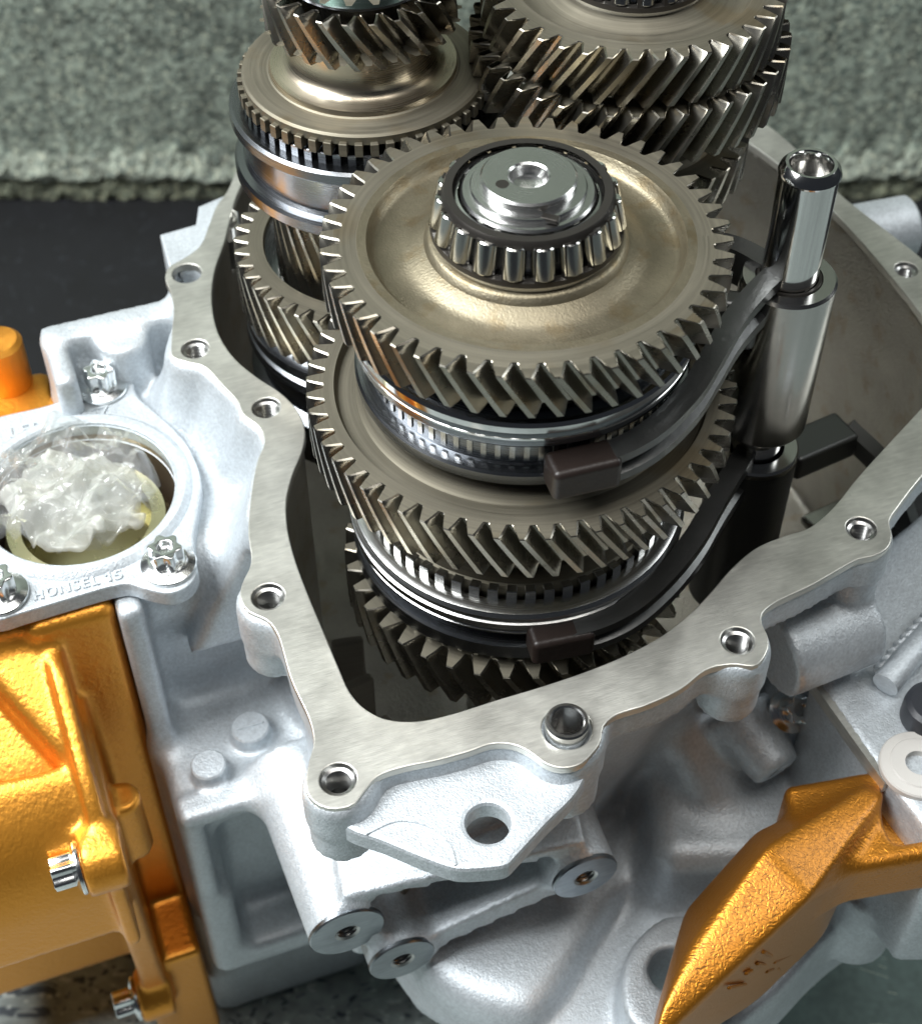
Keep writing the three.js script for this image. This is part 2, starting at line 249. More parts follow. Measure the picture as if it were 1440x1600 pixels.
const cyl = (x, y, z, cx, cz, r, y0, y1, e = 0) => { const a = hyp(x - cx, z - cz) - r + e, b = Math.abs(y - (y0 + y1) / 2) - (y1 - y0) / 2 + e; return Math.min(Math.max(a, b), 0) + hyp(Math.max(a, 0), Math.max(b, 0)) - e; };
function rod(x, y, z, A, B, r, r2 = r, e = 1) {   // a round bar from A to B with flat ends
  const dx = B[0] - A[0], dy = B[1] - A[1], dz = B[2] - A[2], L = hyp(dx, dy, dz), t = ((x - A[0]) * dx + (y - A[1]) * dy + (z - A[2]) * dz) / L;
  const px = x - A[0] - dx / L * t, py = y - A[1] - dy / L * t, pz = z - A[2] - dz / L * t, k = clamp(t / L), a = hyp(px, py, pz) - (r + (r2 - r) * k) + e, b = Math.abs(t - L / 2) - L / 2 + e;
  return Math.min(Math.max(a, b), 0) + hyp(Math.max(a, 0), Math.max(b, 0)) - e;
}
function polyDist(pts, x, z) {
  let d = 1e9, s = 1; const n = pts.length;
  for (let i = 0, j = n - 1; i < n; j = i++) { const ax = pts[i][0], az = pts[i][1], ex = pts[j][0] - ax, ez = pts[j][1] - az, wx = x - ax, wz = z - az, t = clamp((wx * ex + wz * ez) / (ex * ex + ez * ez)), bx = wx - ex * t, bz = wz - ez * t; d = Math.min(d, bx * bx + bz * bz); const c1 = z >= az, c2 = z < pts[j][1], c3 = ex * wz > ez * wx; if ((c1 && c2 && c3) || (!c1 && !c2 && !c3)) s = -s; }
  return s * Math.sqrt(d);
}
function distGrid(pts, lo, hi, h) {
  const nx = Math.ceil((hi[0] - lo[0]) / h) + 1, nz = Math.ceil((hi[1] - lo[1]) / h) + 1, g = new Float32Array(nx * nz);
  for (let k = 0; k < nz; k++) for (let i = 0; i < nx; i++) g[k * nx + i] = polyDist(pts, lo[0] + i * h, lo[1] + k * h);
  return (x, z) => { const u = clamp((x - lo[0]) / h, 0, nx - 1.001), v = clamp((z - lo[1]) / h, 0, nz - 1.001), i = Math.floor(u), k = Math.floor(v), a = u - i, b = v - k; return (g[k * nx + i] * (1 - a) + g[k * nx + i + 1] * a) * (1 - b) + (g[(k + 1) * nx + i] * (1 - a) + g[(k + 1) * nx + i + 1] * a) * b; };
}

/* ---------- lamps outside the frame ---------- */
for (const [name, label, at, to, w, h, power, color] of LAMPS) {
  const o = new THREE.Group(); o.name = name; o.position.set(...at); o.lookAt(...to); o.userData = { label, category: 'lamp', group: 'lamp panels over the bench' }; scene.add(o);
  const tray = new THREE.Mesh(new THREE.BoxGeometry(w + 0.05, h + 0.05, 0.04), M.lampBody); tray.name = 'lamp_housing'; tray.position.z = -0.032; tray.castShadow = true; o.add(tray);
  const face = new THREE.Mesh(new THREE.PlaneGeometry(w, h), new THREE.MeshStandardMaterial({ color: 0x000000, emissive: lin(...color), emissiveIntensity: 1.2 })); face.name = 'lamp_diffuser'; face.position.z = -0.008; o.add(face);
  const light = new THREE.RectAreaLight(lin(...color), power, w, h); light.name = 'lamp_light'; light.rotation.y = Math.PI; o.add(light);
}

/* ---------- setting ---------- */
const GROUND = -292;
{
  const g = new THREE.PlaneGeometry(3200, 2400, 1, 1); g.rotateX(-Math.PI / 2); g.translate(0, GROUND, 200); structure('bench_top', flat(g), M.bench, 'speckled grey bench top under the gearbox').userData.category = 'bench';
  const st = P(1440, 1500, GROUND), sheet = [P(1010, 1640, GROUND), P(1290, 1330, GROUND), P(1700, 1250, GROUND), P(1900, 1700, GROUND), P(1100, 1900, GROUND)].map(([x, , z]) => [x, z]);
  structure('metal_sheet', ext(sheet, GROUND, GROUND + 1.2, [], 0.3), M.scratched, 'scratched grey-green metal sheet lying on the bench').userData.category = 'sheet';
  // rough concrete upstand behind, its lower edge broken and pale, a dark rubber mat before it
  const zw = P(0, 318, GROUND)[2];
  const n = 420, W = 1300, top = 800;
  const yEdge = (() => { const d = ray(0, 284), t = (zw + 6 - CAM[2]) / d[2]; return CAM[1] + d[1] * t; })();
  const rows = [[top, 0], [450, 0], [250, 0], [yEdge + 40, 0], [yEdge + 22, 1], [yEdge + 17, 2], [yEdge + 11, 4], [yEdge + 6, 7], [yEdge + 2, 8], [yEdge - 1, 5], [yEdge - 5, 3], [yEdge - 12, 3], [yEdge - 19, 1], [yEdge - 20, -40]];
  const grid = rows.map(([y, out], r) => Array.from({ length: n + 1 }, (_, i) => { const x = -W / 2 + W * i / n, j = r > 3 && r < 13 ? 1 : 0; return [x, y + j * ((n3(x * 0.21, r * 0.35, 5) - 0.5) * (r < 7 ? 9 : 3) + (n3(x * 0.03, 2, 5) - 0.5) * 6), zw + out + (n3(x * 0.22, r * 2.3, 9) - 0.5) * 5 * j]; }));
  const strip = (r0, r1) => { const pos = []; for (let r = r0; r < r1; r++) for (let i = 0; i < n; i++) { const a = grid[r][i], b = grid[r][i + 1], c = grid[r + 1][i], d = grid[r + 1][i + 1]; pos.push(...a, ...c, ...b, ...b, ...c, ...d); } const q = new THREE.BufferGeometry(); q.setAttribute('position', new THREE.Float32BufferAttribute(pos, 3)); q.computeVertexNormals(); return boxUV(toCreasedNormals(q, 0.9)); };
  const wall = structure('concrete_wall', strip(0, 5), M.concrete, 'rough grey concrete wall with broken lower edge'); wall.userData.category = 'wall';
  part('pale_edge', strip(5, 9), M.pale, wall); part('crumbling_edge', strip(9, 13), M.crumb, wall);
  structure('dark_mat', rbox(1500, 4, 330, 1.5, [0, GROUND + 2, zw + 165 - 40]), M.mat, 'dark dusty rubber mat along the wall').userData.category = 'mat';
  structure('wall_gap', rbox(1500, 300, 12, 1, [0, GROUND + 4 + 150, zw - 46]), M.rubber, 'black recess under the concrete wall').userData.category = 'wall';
}

/* ---------- gearbox housing ---------- */
const px2 = (list, y = 0) => list.map(([a, b]) => { const p = P(a, b, y); return [p[0], p[2]]; });
const innerLoop = smoothLoop(px2([[372, 300], [350, 380], [335, 425], [331, 470], [341, 520], [365, 558], [400, 588], [440, 615], [467, 645], [477, 676], [472, 706], [458, 740], [448, 780], [449, 822], [460, 870], [480, 925], [505, 985], [530, 1045], [547, 1082], [570, 1107], [602, 1123], [645, 1127], [692, 1119], [780, 1092], [850, 1071], [920, 1047], [980, 1022], [1035, 992], [1080, 956], [1107, 928], [1142, 888], [1180, 856], [1222, 838], [1262, 825], [1298, 796], [1340, 745], [1390, 690], [1440, 636], [1475, 595], [1478, 560], [1440, 494], [1375, 412], [1311, 340], [1240, 276], [1170, 224], [1120, 195], [1000, 160], [800, 140], [600, 160], [470, 200], [405, 245]]), 420);
const outerLoop = smoothLoop(px2([[354, 300], [338, 322], [327, 350], [312, 384], [286, 404], [265, 416], [258, 434], [266, 455], [271, 480], [268, 530], [270, 558], [291, 566], [318, 573], [347, 602], [372, 629], [380, 648], [405, 668], [413, 690], [402, 720], [391, 783], [388, 833], [392, 880], [379, 910], [375, 932], [386, 954], [418, 970], [432, 988], [455, 1062], [484, 1127], [490, 1160], [483, 1189], [478, 1220], [480, 1240], [496, 1257], [521, 1264], [552, 1257], [569, 1236], [590, 1213], [629, 1199], [682, 1188], [730, 1175], [770, 1162], [803, 1164], [828, 1176], [851, 1193], [876, 1200], [904, 1195], [925, 1177], [938, 1158], [943, 1134], [960, 1118], [1008, 1102], [1062, 1077], [1106, 1045], [1145, 1038], [1180, 1040], [1199, 1015], [1199, 994], [1190, 974], [1190, 960], [1205, 945], [1268, 914], [1310, 890], [1340, 874], [1366, 868], [1386, 856], [1393, 838], [1389, 814], [1404, 790], [1440, 744], [1500, 680], [1560, 600], [1580, 550], [1550, 505], [1440, 404], [1311, 302], [1252, 241], [1201, 197], [1130, 160], [1000, 120], [800, 102], [600, 118], [470, 160], [395, 220]]), 520);
const BOLTS = [[352, 338, 3.2, 0], [305, 545, 3.7, 1], [416, 637, 3.7, 1], [419, 932, 3.9, 1], [528, 1217, 4.0, 1], [1152, 1001, 3.9, 1], [1345, 826, 3.7, 1], [1415, 421, 3.2, 1]].map(([a, b, r, t]) => [...P(a, b, 0), r, t]);
const DOWEL = P(885, 1137, 0), PLAIN = P(292, 427, 0);
const gLo = [-170, -230], gHi = [240, 170];
const dOut = distGrid(outerLoop, gLo, gHi, 1.5), dIn = distGrid(innerLoop, gLo, gHi, 1.5);
const lugLoop = px2([[536, 1288], [600, 1315], [660, 1340], [706, 1356], [722, 1358], [780, 1354], [794, 1350], [806, 1338], [850, 1290], [905, 1231], [915, 1190], [850, 1150], [760, 1130], [640, 1180], [570, 1215], [540, 1260]], -7);
const dLug = distGrid(lugLoop, gLo, gHi, 1.5), LUGHOLE = P(762, 1285, -7);
const BOSS = [[543, 1458, 64, 11.6], [629, 1501, 68, 10.6], [915, 1372, 75, 10.4]].map(([a, b, f, r]) => ({ at: PB(a, b, f), r }));
const nF = [SA, 0, CA];
const RET = P(124, 771, -20);
const PADS = [[P(391, 1137, -91), 6.2], [P(326, 1196, -90), 5.6]];
const bellLoop = smoothLoop(px2([[640, 1515], [700, 1560], [770, 1600], [880, 1650], [1050, 1670], [1200, 1580], [1290, 1490], [1400, 1400], [1500, 1300], [1480, 1150], [1300, 1000], [1000, 1000], [760, 1250], [620, 1400]], -142), 200);
const domeLoop = smoothLoop(px2([[600, 1440], [640, 1500], [690, 1545], [760, 1580], [830, 1590], [868, 1560], [930, 1460], [985, 1370], [990, 1300], [900, 1250], [700, 1380]], -132), 160);
const padLoop = smoothLoop(px2([[985, 1480], [970, 1530], [985, 1600], [1060, 1640], [1120, 1600], [1130, 1500], [1100, 1440], [1040, 1432]], -122), 120);
const dBell = distGrid(bellLoop, gLo, gHi, 2), dDome = distGrid(domeLoop, gLo, gHi, 2), dPad = distGrid(padLoop, gLo, gHi, 2);
const PADHOLE = P(1050, 1515, -121);
const turretLoop = px2([[1268, 1052], [1332, 992], [1400, 1085], [1445, 1000], [1560, 1000], [1560, 1330], [1470, 1330], [1382, 1212]], -52);
const dTurret = distGrid(px2([[1268, 1050], [1333, 985], [1322, 900], [1440, 800], [1600, 800], [1600, 1330], [1475, 1330], [1382, 1212]], -52), gLo, [300, 180], 2);
const TUBE = [P(1208, 1022, -38), P(1345, 968, -38)];
const CONE = [P(1150, 1112, -84), P(1214, 1206, -90)];
const WHITE = P(1362, 1372, -112);
const COLUMNS = BOLTS.filter((q) => q[4]).map((q) => [q[0], q[2]]), LROD = [[...fromAB(-116, -44)], [...fromAB(-55, -40)]].map(([x, z], i) => [x, i ? -40 : -44, z]), HALF = fromAB(-92, -113);
const BODYBOSS = BOSS.map(({ at, r }) => ({ A: [at[0] - nF[0] * 62, at[1] + 2, at[2] - nF[2] * 62], B: [at[0] - nF[0] * 1.2, at[1], at[2] - nF[2] * 1.2], C: [at[0] - nF[0] * 18, at[1], at[2] - nF[2] * 18], E: [at[0] + nF[0] * 5, at[1], at[2] + nF[2] * 5], r }));
const WEBS = [[1, 2, -5, 5, 12, 6], [0, 2, 13, 2.6, 9, 5], [0, 1, 0, 5, 10, 5]].map(([i, j, dy, t, back, k]) => { const A = BOSS[i].at, B = BOSS[j].at, tx = B[0] - A[0], tz = B[2] - A[2], l = Math.hypot(tx, tz); return { A, tx: tx / l, tz: tz / l, l, y0: A[1] + dy, dy: B[1] - A[1], t, back, k }; });
const CDIR = V3(CONE[1][0] - CONE[0][0], CONE[1][1] - CONE[0][1], CONE[1][2] - CONE[0][2]).normalize().toArray(), CIN = CONE[1].map((v, i) => v - CDIR[i] * 12), COUT = CONE[1].map((v, i) => v + CDIR[i] * 4);
function bodyField(x, y, z) {
  const a = CA * x - SA * z, b = SA * x + CA * z, o = dOut(x, z), r = Math.sqrt(x * x + z * z), inset = clamp(-y - 14, 0, 110) * 0.25 * sstep(-30, 35, b);
  // lip under the machined face and the wall below it
  let d = smin(Math.max(o + 0.5, y + 2.2, -y - 13), Math.max(o + 1.5, dIn(x, z) + inset - 7, y + 6, -y - 140), 7), i;
  if (y > -45) {
    for (i = 0; i < COLUMNS.length; i++) d = smin(d, cyl(x, y, z, COLUMNS[i][0], COLUMNS[i][1], 8.6, -27, -2.2, 2), 5);
    d = smin(d, cyl(x, y, z, DOWEL[0], DOWEL[2], 9.5, -30, -2.2, 2), 5);
    d = smin(d, Math.max(dLug(x, z) + 4, y + 8.5, -y - 13), 4);           // root of the lug plate
  }
  if (a < -25) {
    // side of the casting towards the golden cover
    let L = boxd(a, y, b, -116.2, -50, -290, -27, -128, -34, 9);
    L = smin(L, boxd(a, y, b, -116.2, -108.5, -290, -26.6, -128, -17, 2), 5);
    L = smin(L, boxd(a, y, b, -115, -52, -290, -96, -60, 12, 5), 9);
    L = smin(L, rod(x, y, z, LROD[0], LROD[1], 15, 15), 8);
    for (i = 0; i < 2; i++) L = smin(L, cyl(x, y, z, PADS[i][0][0], PADS[i][0][2], PADS[i][1], PADS[i][0][1] - 9, PADS[i][0][1], 0.8), 2);
    L = smin(L, boxd(a, y, b, -114, -52, -100, -93.5, 4, 14, 2), 3);
    L = smax(L, -boxd(a, y, b, -107, -72, -150, -103 + (a + 107) * 0.25, 1, 40, 3), 3);
    L = smax(L, -boxd(a, y, b, -103, -70, -192, -124, -8, 40, 6), 5);
    L = smax(L, -boxd(a, y, b, -150, -40, -400, -206, -14, 60, 5), 6);
    d = smin(d, L, 9);
    // upright wall behind the bearing plate, with its half-round boss and rib
    let R = boxd(a, y, b, -116.2, -62, -60, -4, -124, -114.5, 2);
    R = smin(R, cyl(x, y, z, HALF[0], HALF[1], 8.5, -60, -6, 1.5), 4);
    R = smin(R, boxd(a, y, b, -116.2, -109, -60, -5, -120, -96, 2), 4);
    d = smin(d, R, 5);
    // sloping flank between the bearing plate and the flange
    d = smin(d, smax(Math.max((y + 4.5 + Math.max(o, -12) * 2.2) * 0.41, y + 3.6, -y - 60), Math.max(b + 20, -b - 106, a + 40), 6), 7);
  }
  if (y < -30) {
    // horizontal bosses on the front and the webs that carry them
    for (i = 0; i < 3; i++) { const q = BODYBOSS[i]; d = smin(d, rod(x, y, z, q.A, q.B, q.r + 2.2, q.r - 0.2, 0.6), 8); }
    for (i = 0; i < 3; i++) { const q = WEBS[i], u = (x - q.A[0]) * q.tx + (z - q.A[2]) * q.tz, v = (z - q.A[2]) * q.tx - (x - q.A[0]) * q.tz + q.back + 3.5, yy = q.y0 + q.dy * clamp(u / q.l); d = smin(d, Math.max(Math.abs(u - q.l / 2) - q.l / 2, Math.abs(y - yy) - q.t, Math.abs(v) - q.back), q.k); }
  }
  d = smin(d, smax(smax(Math.max(b - 40 + clamp((y + 100) * 0.3, -9, 10), 10 - b), Math.abs(a + 30) - 42, 4), Math.max(y + 16, -y - 150), 4), 6);
  if (y < -25) {
    // bell that flares out below
    d = smin(d, smax(r - 60 - clamp((-y - 78) * 0.95, 0, 46), smax(Math.max(y + 40, -y - 150), (22 - a + b * 0.35) * 0.94, 4), 24), 10);
    let bell = smax(smax(dBell(x, z), y + 141 - clamp((x - 34) * 0.2, 0, 18), 6), -y - 168, 3);
    bell = smin(bell, smax(smax(dDome(x, z), y + 130, 12), -y - 160, 3), 4);
    bell = smin(bell, smax(smax(dPad(x, z), y + 121, 3), -y - 160, 3), 4);
    bell = smin(bell, boxd(x, y, z, 45, 150, -160, -107, -60, 58, 8), 14);
    d = smin(d, bell, 6);
    d = smin(d, rod(x, y, z, CONE[0], CONE[1], 12, 7.6, 1.5), 7);
    d = smin(d, cyl(x, y, z, WHITE[0], WHITE[2], 12, -150, -112, 2.5), 3);
    d = smin(d, boxd(a, y, b, -30, 60, -290, -150, -60, 20, 8), 8);
  }
  if (x > 30) {
    // selector turret on the far side
    d = smin(d, smax(smax(dTurret(x, z), y + 52, 1.6), -y - 120, 2), 4);
    d = smin(d, rod(x, y, z, TUBE[0], TUBE[1], 13.5, 13.5, 1), 3);
  }
  // openings
  d = smax(d, -Math.max(dIn(x, z) - 0.9 + inset, -y - 130), 2);
  d = smax(d, -Math.max(Math.sqrt((x - RET[0]) ** 2 + (z - RET[2]) ** 2) - 30.6, y + 8, -y - 57), 1);
  if (y > -60) {
    for (i = 0; i < BOLTS.length; i++) d = Math.max(d, -cyl(x, y, z, BOLTS[i][0], BOLTS[i][2], BOLTS[i][3] + 0.5, -22, 5));
    d = Math.max(d, -cyl(x, y, z, DOWEL[0], DOWEL[2], 5.6, -22, 5), -cyl(x, y, z, PLAIN[0], PLAIN[2], 4.9, -60, 5), -cyl(x, y, z, LUGHOLE[0], LUGHOLE[2], 5.9, -26, 5));
  } else {
    d = Math.max(d, -cyl(x, y, z, PADHOLE[0], PADHOLE[2], 7.5, -190, 5));
    for (i = 0; i < 3; i++) d = Math.max(d, -rod(x, y, z, BODYBOSS[i].C, BODYBOSS[i].E, 3.9, 3.9, 0));
    d = Math.max(d, -rod(x, y, z, CIN, COUT, 2.8, 3.2, 0));
  }
  return d;
}
const housing = thing('gearbox_housing', 'silver-grey cast aluminium gearbox housing, open on top with machined flange', 'gearbox housing', [0, GROUND, 0]);
{
  const g = solid(bodyField, [-152, -291, -215], [222, 0, 155], 1.6), p = g.attributes.position, n = p.count, inside = new Uint8Array(n / 3); let k = 0;
  for (let i = 0; i < n; i += 3) { const x = (p.getX(i) + p.getX(i + 1) + p.getX(i + 2)) / 3, y = (p.getY(i) + p.getY(i + 1) + p.getY(i + 2)) / 3, z = (p.getZ(i) + p.getZ(i + 1) + p.getZ(i + 2)) / 3; const ins = clamp(-y - 14, 0, 110) * 0.25 * sstep(-30, 35, SA * x + CA * z); if (dIn(x, z) + ins < 2.2 && y < -2.8 && y > -138) { inside[i / 3] = 1; k++; } }
  const pick = (want, count) => { const q = new THREE.BufferGeometry(); for (const [name, w] of [['position', 3], ['normal', 3], ['uv', 2]]) { const src = g.attributes[name].array, out = new Float32Array(count * 3 * w); let o = 0; for (let t = 0; t < n / 3; t++) if (inside[t] === want) { out.set(src.subarray(t * 3 * w, (t + 1) * 3 * w), o); o += 3 * w; } q.setAttribute(name, new THREE.BufferAttribute(out, w)); } return q; };
  part('cast_body', pick(0, n / 3 - k), M.cast, housing);
  part('inner_wall', pick(1, k), M.inner, housing, 'bare unpainted aluminium inside of the casting');
}
{
  const holes = BOLTS.map(([x, , z, r]) => [x, z, r + 0.6]).concat([[DOWEL[0], DOWEL[2], 6.4], [PLAIN[0], PLAIN[2], 4.8]]);
  const flangeFace = part('flange_face', ext(outerLoop, -2.8, 0, [innerLoop, ...holes], 0.35), M.machined, housing, 'brushed machined flange face with bolt holes');
  for (const [x, , z, r] of BOLTS) {
    const prof = [[r + 0.62, -0.3], [r + 0.1, -1.1]]; for (let k = 0; k < 13; k++) prof.push([r - (k % 2 ? 0.05 : 0.75), -1.5 - k * 0.65]); prof.push([r - 0.6, -21], [0, -23]);
    part('threaded_hole', turned(prof.slice().reverse(), x, z, 40, 0.3), M.thread, flangeFace);
  }
  part('lug', ext(smoothLoop(lugLoop, 160), -14.5, -7, [[LUGHOLE[0], LUGHOLE[2], 5.5]], 1.3, 40), M.cast, housing);
  const ridge = P(391, 1137, -91); for (const [p, q] of PADS) part('cast_pad', turned([[0, p[1] + 0.9], [q - 0.5, p[1] + 0.9], [q, p[1] + 0.4], [q + 0.2, p[1] - 4], [0, p[1] - 4]], p[0], p[2], 48), M.cast, housing);
  part('pad_mark', rbox(9, 0.7, 0.8, 0.3, [ridge[0], -89.9, ridge[2]], 0.35), M.cast, housing);
  part('parting_ridge', sweep([P(572, 1303, -6.9), P(620, 1283, -6.9), P(668, 1291, -6.9), P(700, 1318, -6.9), P(712, 1352, -6.9)], [[-0.35, -0.3], [0.35, -0.3], [0.25, 0.35], [-0.25, 0.35]]), M.cast, housing);
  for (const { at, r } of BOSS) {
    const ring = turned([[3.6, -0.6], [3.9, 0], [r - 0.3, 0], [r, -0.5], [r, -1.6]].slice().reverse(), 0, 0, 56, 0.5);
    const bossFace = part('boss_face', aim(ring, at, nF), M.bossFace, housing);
    const prof = [[3.9, 0]]; for (let k = 0; k < 13; k++) prof.push([k % 2 ? 3.75 : 3.05, -0.5 - k * 0.6]); prof.push([3.2, -14], [0, -15.5]);
    part('threaded_hole', aim(turned(prof.slice().reverse(), 0, 0, 36, 0.3), at, nF), M.thread, bossFace);
  }
  part('side_ledge', ext(px2([[250, 366], [306, 350], [310, 322], [358, 302], [372, 330], [350, 380], [300, 420], [264, 418]], -7), -34, -7, [], 0.8), M.cast, housing);
  // ribs inside the cavity
  for (const ang of [1.75, 2.05, 2.35, 2.65, 2.95]) { const g = new RoundedBoxGeometry(10, 60, 3.2, 2, 1.2), u = Math.cos(ang), v = Math.sin(ang); let r = 40; while (dIn(u * r, v * r) + 12 < 0 && r < 120) r += 0.5; g.rotateY(-ang); g.translate(u * (r - 2), -86, v * (r - 2)); part('inner_rib', flat(g), M.inner, housing); }
}
/* ---------- gears and synchronizers ---------- */
// toothed rim: y1 top, y0 bottom, R tip, depth of tooth, N teeth, lean in mm round the rim from top to bottom
function toothRing({ x = 0, z = 0, R, depth, N, y1, y0, lean, ri, phase = 0, chamfer = 0.28, tip = 0.12, root = 0.42 }, face = 'flank') {
  const prof = [[-0.5, 0], [-root, 0], [-root + 0.035, 0.10], [-(root * 0.52 + tip * 0.48), 0.5], [-tip - 0.035, 0.88], [-tip, 1], [tip, 1], [tip + 0.035, 0.88], [root * 0.52 + tip * 0.48, 0.5], [root - 0.035, 0.10], [root, 0]];
  const m = prof.length, n = N * m, layers = [[y1, 1], [y1 - chamfer, 0]]; for (let k = 1; k < 5; k++) layers.push([y1 - chamfer + (y0 - y1 + 2 * chamfer) * k / 5, 0]); layers.push([y0 + chamfer, 0], [y0, 1]);
  const rows = layers.map(([y, c]) => { const tw = lean / R * (y1 - y) / (y1 - y0), row = []; for (let t = 0; t < N; t++) for (let k = 0; k < m; k++) { const [u, v] = prof[k], ang = phase + (t + (c ? u * (v > 0.05 ? 0.86 : 1.0) : u)) * 2 * Math.PI / N - tw, r = R - depth + depth * v - (c ? chamfer * (v > 0.05 ? 1 : 0.5) : 0); row.push([x + r * Math.cos(ang), y, z + r * Math.sin(ang)]); } return row; });
  const pos = [], quad = (a, b, c, d) => pos.push(...a, ...b, ...c, ...b, ...d, ...c);
  if (face === 'flank') for (let l = 0; l < rows.length - 1; l++) for (let i = 0; i < n; i++) { const j = (i + 1) % n; quad(rows[l][i], rows[l][j], rows[l + 1][i], rows[l + 1][j]); }
  const cap = (row, y, up) => { for (let i = 0; i < n; i++) { const j = (i + 1) % n, p = row[i], q = row[j], an = (v) => Math.atan2(v[2] - z, v[0] - x), P1 = [x + ri * Math.cos(an(p)), y, z + ri * Math.sin(an(p))], Q1 = [x + ri * Math.cos(an(q)), y, z + ri * Math.sin(an(q))]; if (up) quad(P1, Q1, p, q); else quad(p, q, P1, Q1); } };
  if (face !== 'flank') { cap(rows[0], y1, true); cap(rows[rows.length - 1], y0, false); }
  const g = new THREE.BufferGeometry(); g.setAttribute('position', new THREE.Float32BufferAttribute(pos, 3)); g.computeVertexNormals(); return turnUV(toCreasedNormals(g, 0.42), x, z);
}
// ring of small straight dog teeth
function dogRing({ x = 0, z = 0, r0, r1, y0, y1, N, duty = 0.5, phase = 0, point = 0 }) {
  const list = [], w = 2 * Math.PI / N * duty / 2;
  for (let k = 0; k < N; k++) {
    const t = phase + k * 2 * Math.PI / N, sh = [], cs = (r, a) => [x + r * Math.cos(t + a), z + r * Math.sin(t + a)];
    sh.push(cs(r0, -w * 1.1), cs(r1, -w * (1 - point * 0.5)), cs(r1, w * (1 - point * 0.5)), cs(r0, w * 1.1));
    const s2 = new THREE.Shape(sh.map(([a, b]) => new THREE.Vector2(a, -b))), g = new THREE.ExtrudeGeometry(s2, { depth: y1 - y0 - 0.4, bevelEnabled: true, bevelSize: 0.18, bevelThickness: 0.2, bevelOffset: -0.18, bevelSegments: 1 }); g.rotateX(-Math.PI / 2); g.translate(0, y0 + 0.2, 0); list.push(boxUV(flat(g)));
  }
  return mergeGeometries(list);
}
const AX = [0, 0], BX = [-43.3, -85], CX = [31, -88.5];
{ // pinion shaft
  const t = thing('gear_shaft', 'bright stepped steel shaft end with centre hole through top gear', 'shaft', [0, -130, 0]);
  part('shaft_body', turned([[0, 104], [9, 104], [9, 86], [14, 86], [14, -130], [0, -130]], 0, 0, 64), M.steel, t);
  const shaftEnd = part('shaft_end', turned([[0, 108.0], [2.4, 108.1], [3.5, 108.5], [4.2, 109.6], [4.6, 110.6], [5.1, 111], [11.0, 111], [11.5, 110.5], [11.5, 108.6], [13.6, 108.4], [13.9, 108.0], [13.9, 107.1], [15.6, 107.0], [16.1, 106.4], [16.1, 101], [9.1, 101]], 0, 0, 80), M.steel, t);
  part('oil_hole', turned([[0, 111.05], [1.6, 111.05], [1.6, 111.0]], -6.3, 3.6, 24), M.cage, shaftEnd);
  part('snap_ring_gap', rbox(4.2, 1.2, 2.2, 0.3, [4.6, 108.0, 12.6], -0.35), M.cage, shaftEnd);
}
function rollerBearing(label, x, z, y, rb, rt, h, n, rr) {
  const t = thing('roller_bearing', label, 'bearing', [x, y, z], 'tapered roller bearings');
  part('inner_race', turned([[rb - 4.6, y + h - 1.5], [rt - 3.6, y + h - 1], [rb - 3.2, y + 0.6], [rb - 0.6, y + 0.5], [rb - 0.4, y - 1.2], [rb - 7, y - 1.2]], x, z, 80), M.steel, t);
  part('cage', [turned([[rt - 2.4, y + h], [rt - 0.4, y + h], [rt + 0.2, y + h - 0.8], [rt + 0.45, y + h - 2.0], [rt - 0.7, y + h - 2.1], [rt - 2.2, y + h - 0.8]], x, z, 80), turned([[rb - 1.6, y + 2.0], [rb + 0.3, y + 1.9], [rb + 0.5, y + 0.6], [rb - 1.4, y + 0.3]], x, z, 80),
    ...Array.from({ length: n }, (_, k) => { const an = (k + 0.5) * 2 * Math.PI / n, g = new THREE.BoxGeometry(1.2, h - 2.5, 1.7); const tilt = Math.atan2(rb - rt, h); g.rotateZ(-(-tilt)); g.translate((rb + rt) / 2 + 0.05, y + h / 2 + 0.1, 0); g.rotateY(-an); g.translate(x, 0, z); return g; })], M.cage, t);
  const tilt = Math.atan2(rb - rt, h);
  for (let k = 0; k < n; k++) {
    const an = k * 2 * Math.PI / n + 0.1, r = (rb + rt) / 2 - 1.5, g = lathe([[0, -h / 2 + 1.7], [rr - 0.25, -h / 2 + 1.7], [rr, -h / 2 + 2.0], [rr * 0.93, h / 2 - 2.0], [rr * 0.93 - 0.25, h / 2 - 1.7], [0, h / 2 - 1.7]], 0, 0, 20);
    g.rotateZ(tilt); g.translate(r, y + h / 2, 0); g.rotateY(-an); g.translate(x, 0, z); part('roller', g, M.roller, t);
  }
  return t;
}
rollerBearing('tapered roller bearing with black cage on the top gear beside the shaft end', 0, 0, 95.6, 23, 20.4, 11.6, 19, 2.95);
{ // G1: top gear on the pinion shaft
  const t = thing('helical_gear', 'wide bronze-grey helical gear with dished web, topmost around the roller bearing', 'gear', [0, 80.5, 0], 'helical gears on the shafts');
  part('toothed_rim', toothRing({ R: 50.3, depth: 5.0, N: 48, y1: 93, y0: 80.5, lean: 8, ri: 41, phase: 0.02 }), M.tooth, t);
  part('tooth_faces', toothRing({ R: 50.3, depth: 5.0, N: 48, y1: 93, y0: 80.5, lean: 8, ri: 41, phase: 0.02 }, 'face'), M.gear, t);
  part('web', turned([[14.2, 94.2], [23.4, 94.2], [24.2, 93.6], [25.0, 92.0], [27.5, 91.0], [29, 90.0], [31, 89.4], [36.2, 89.4], [37.6, 90.2], [38.5, 92.3], [39.0, 93.03], [41.3, 93.03]], 0, 0, 128, 0.7), M.rough, t);
  part('hub', turned([[41.3, 81], [41, 78], [38, 77.5], [36, 72], [14.2, 72]], 0, 0, 96), M.sleeve, t);
}
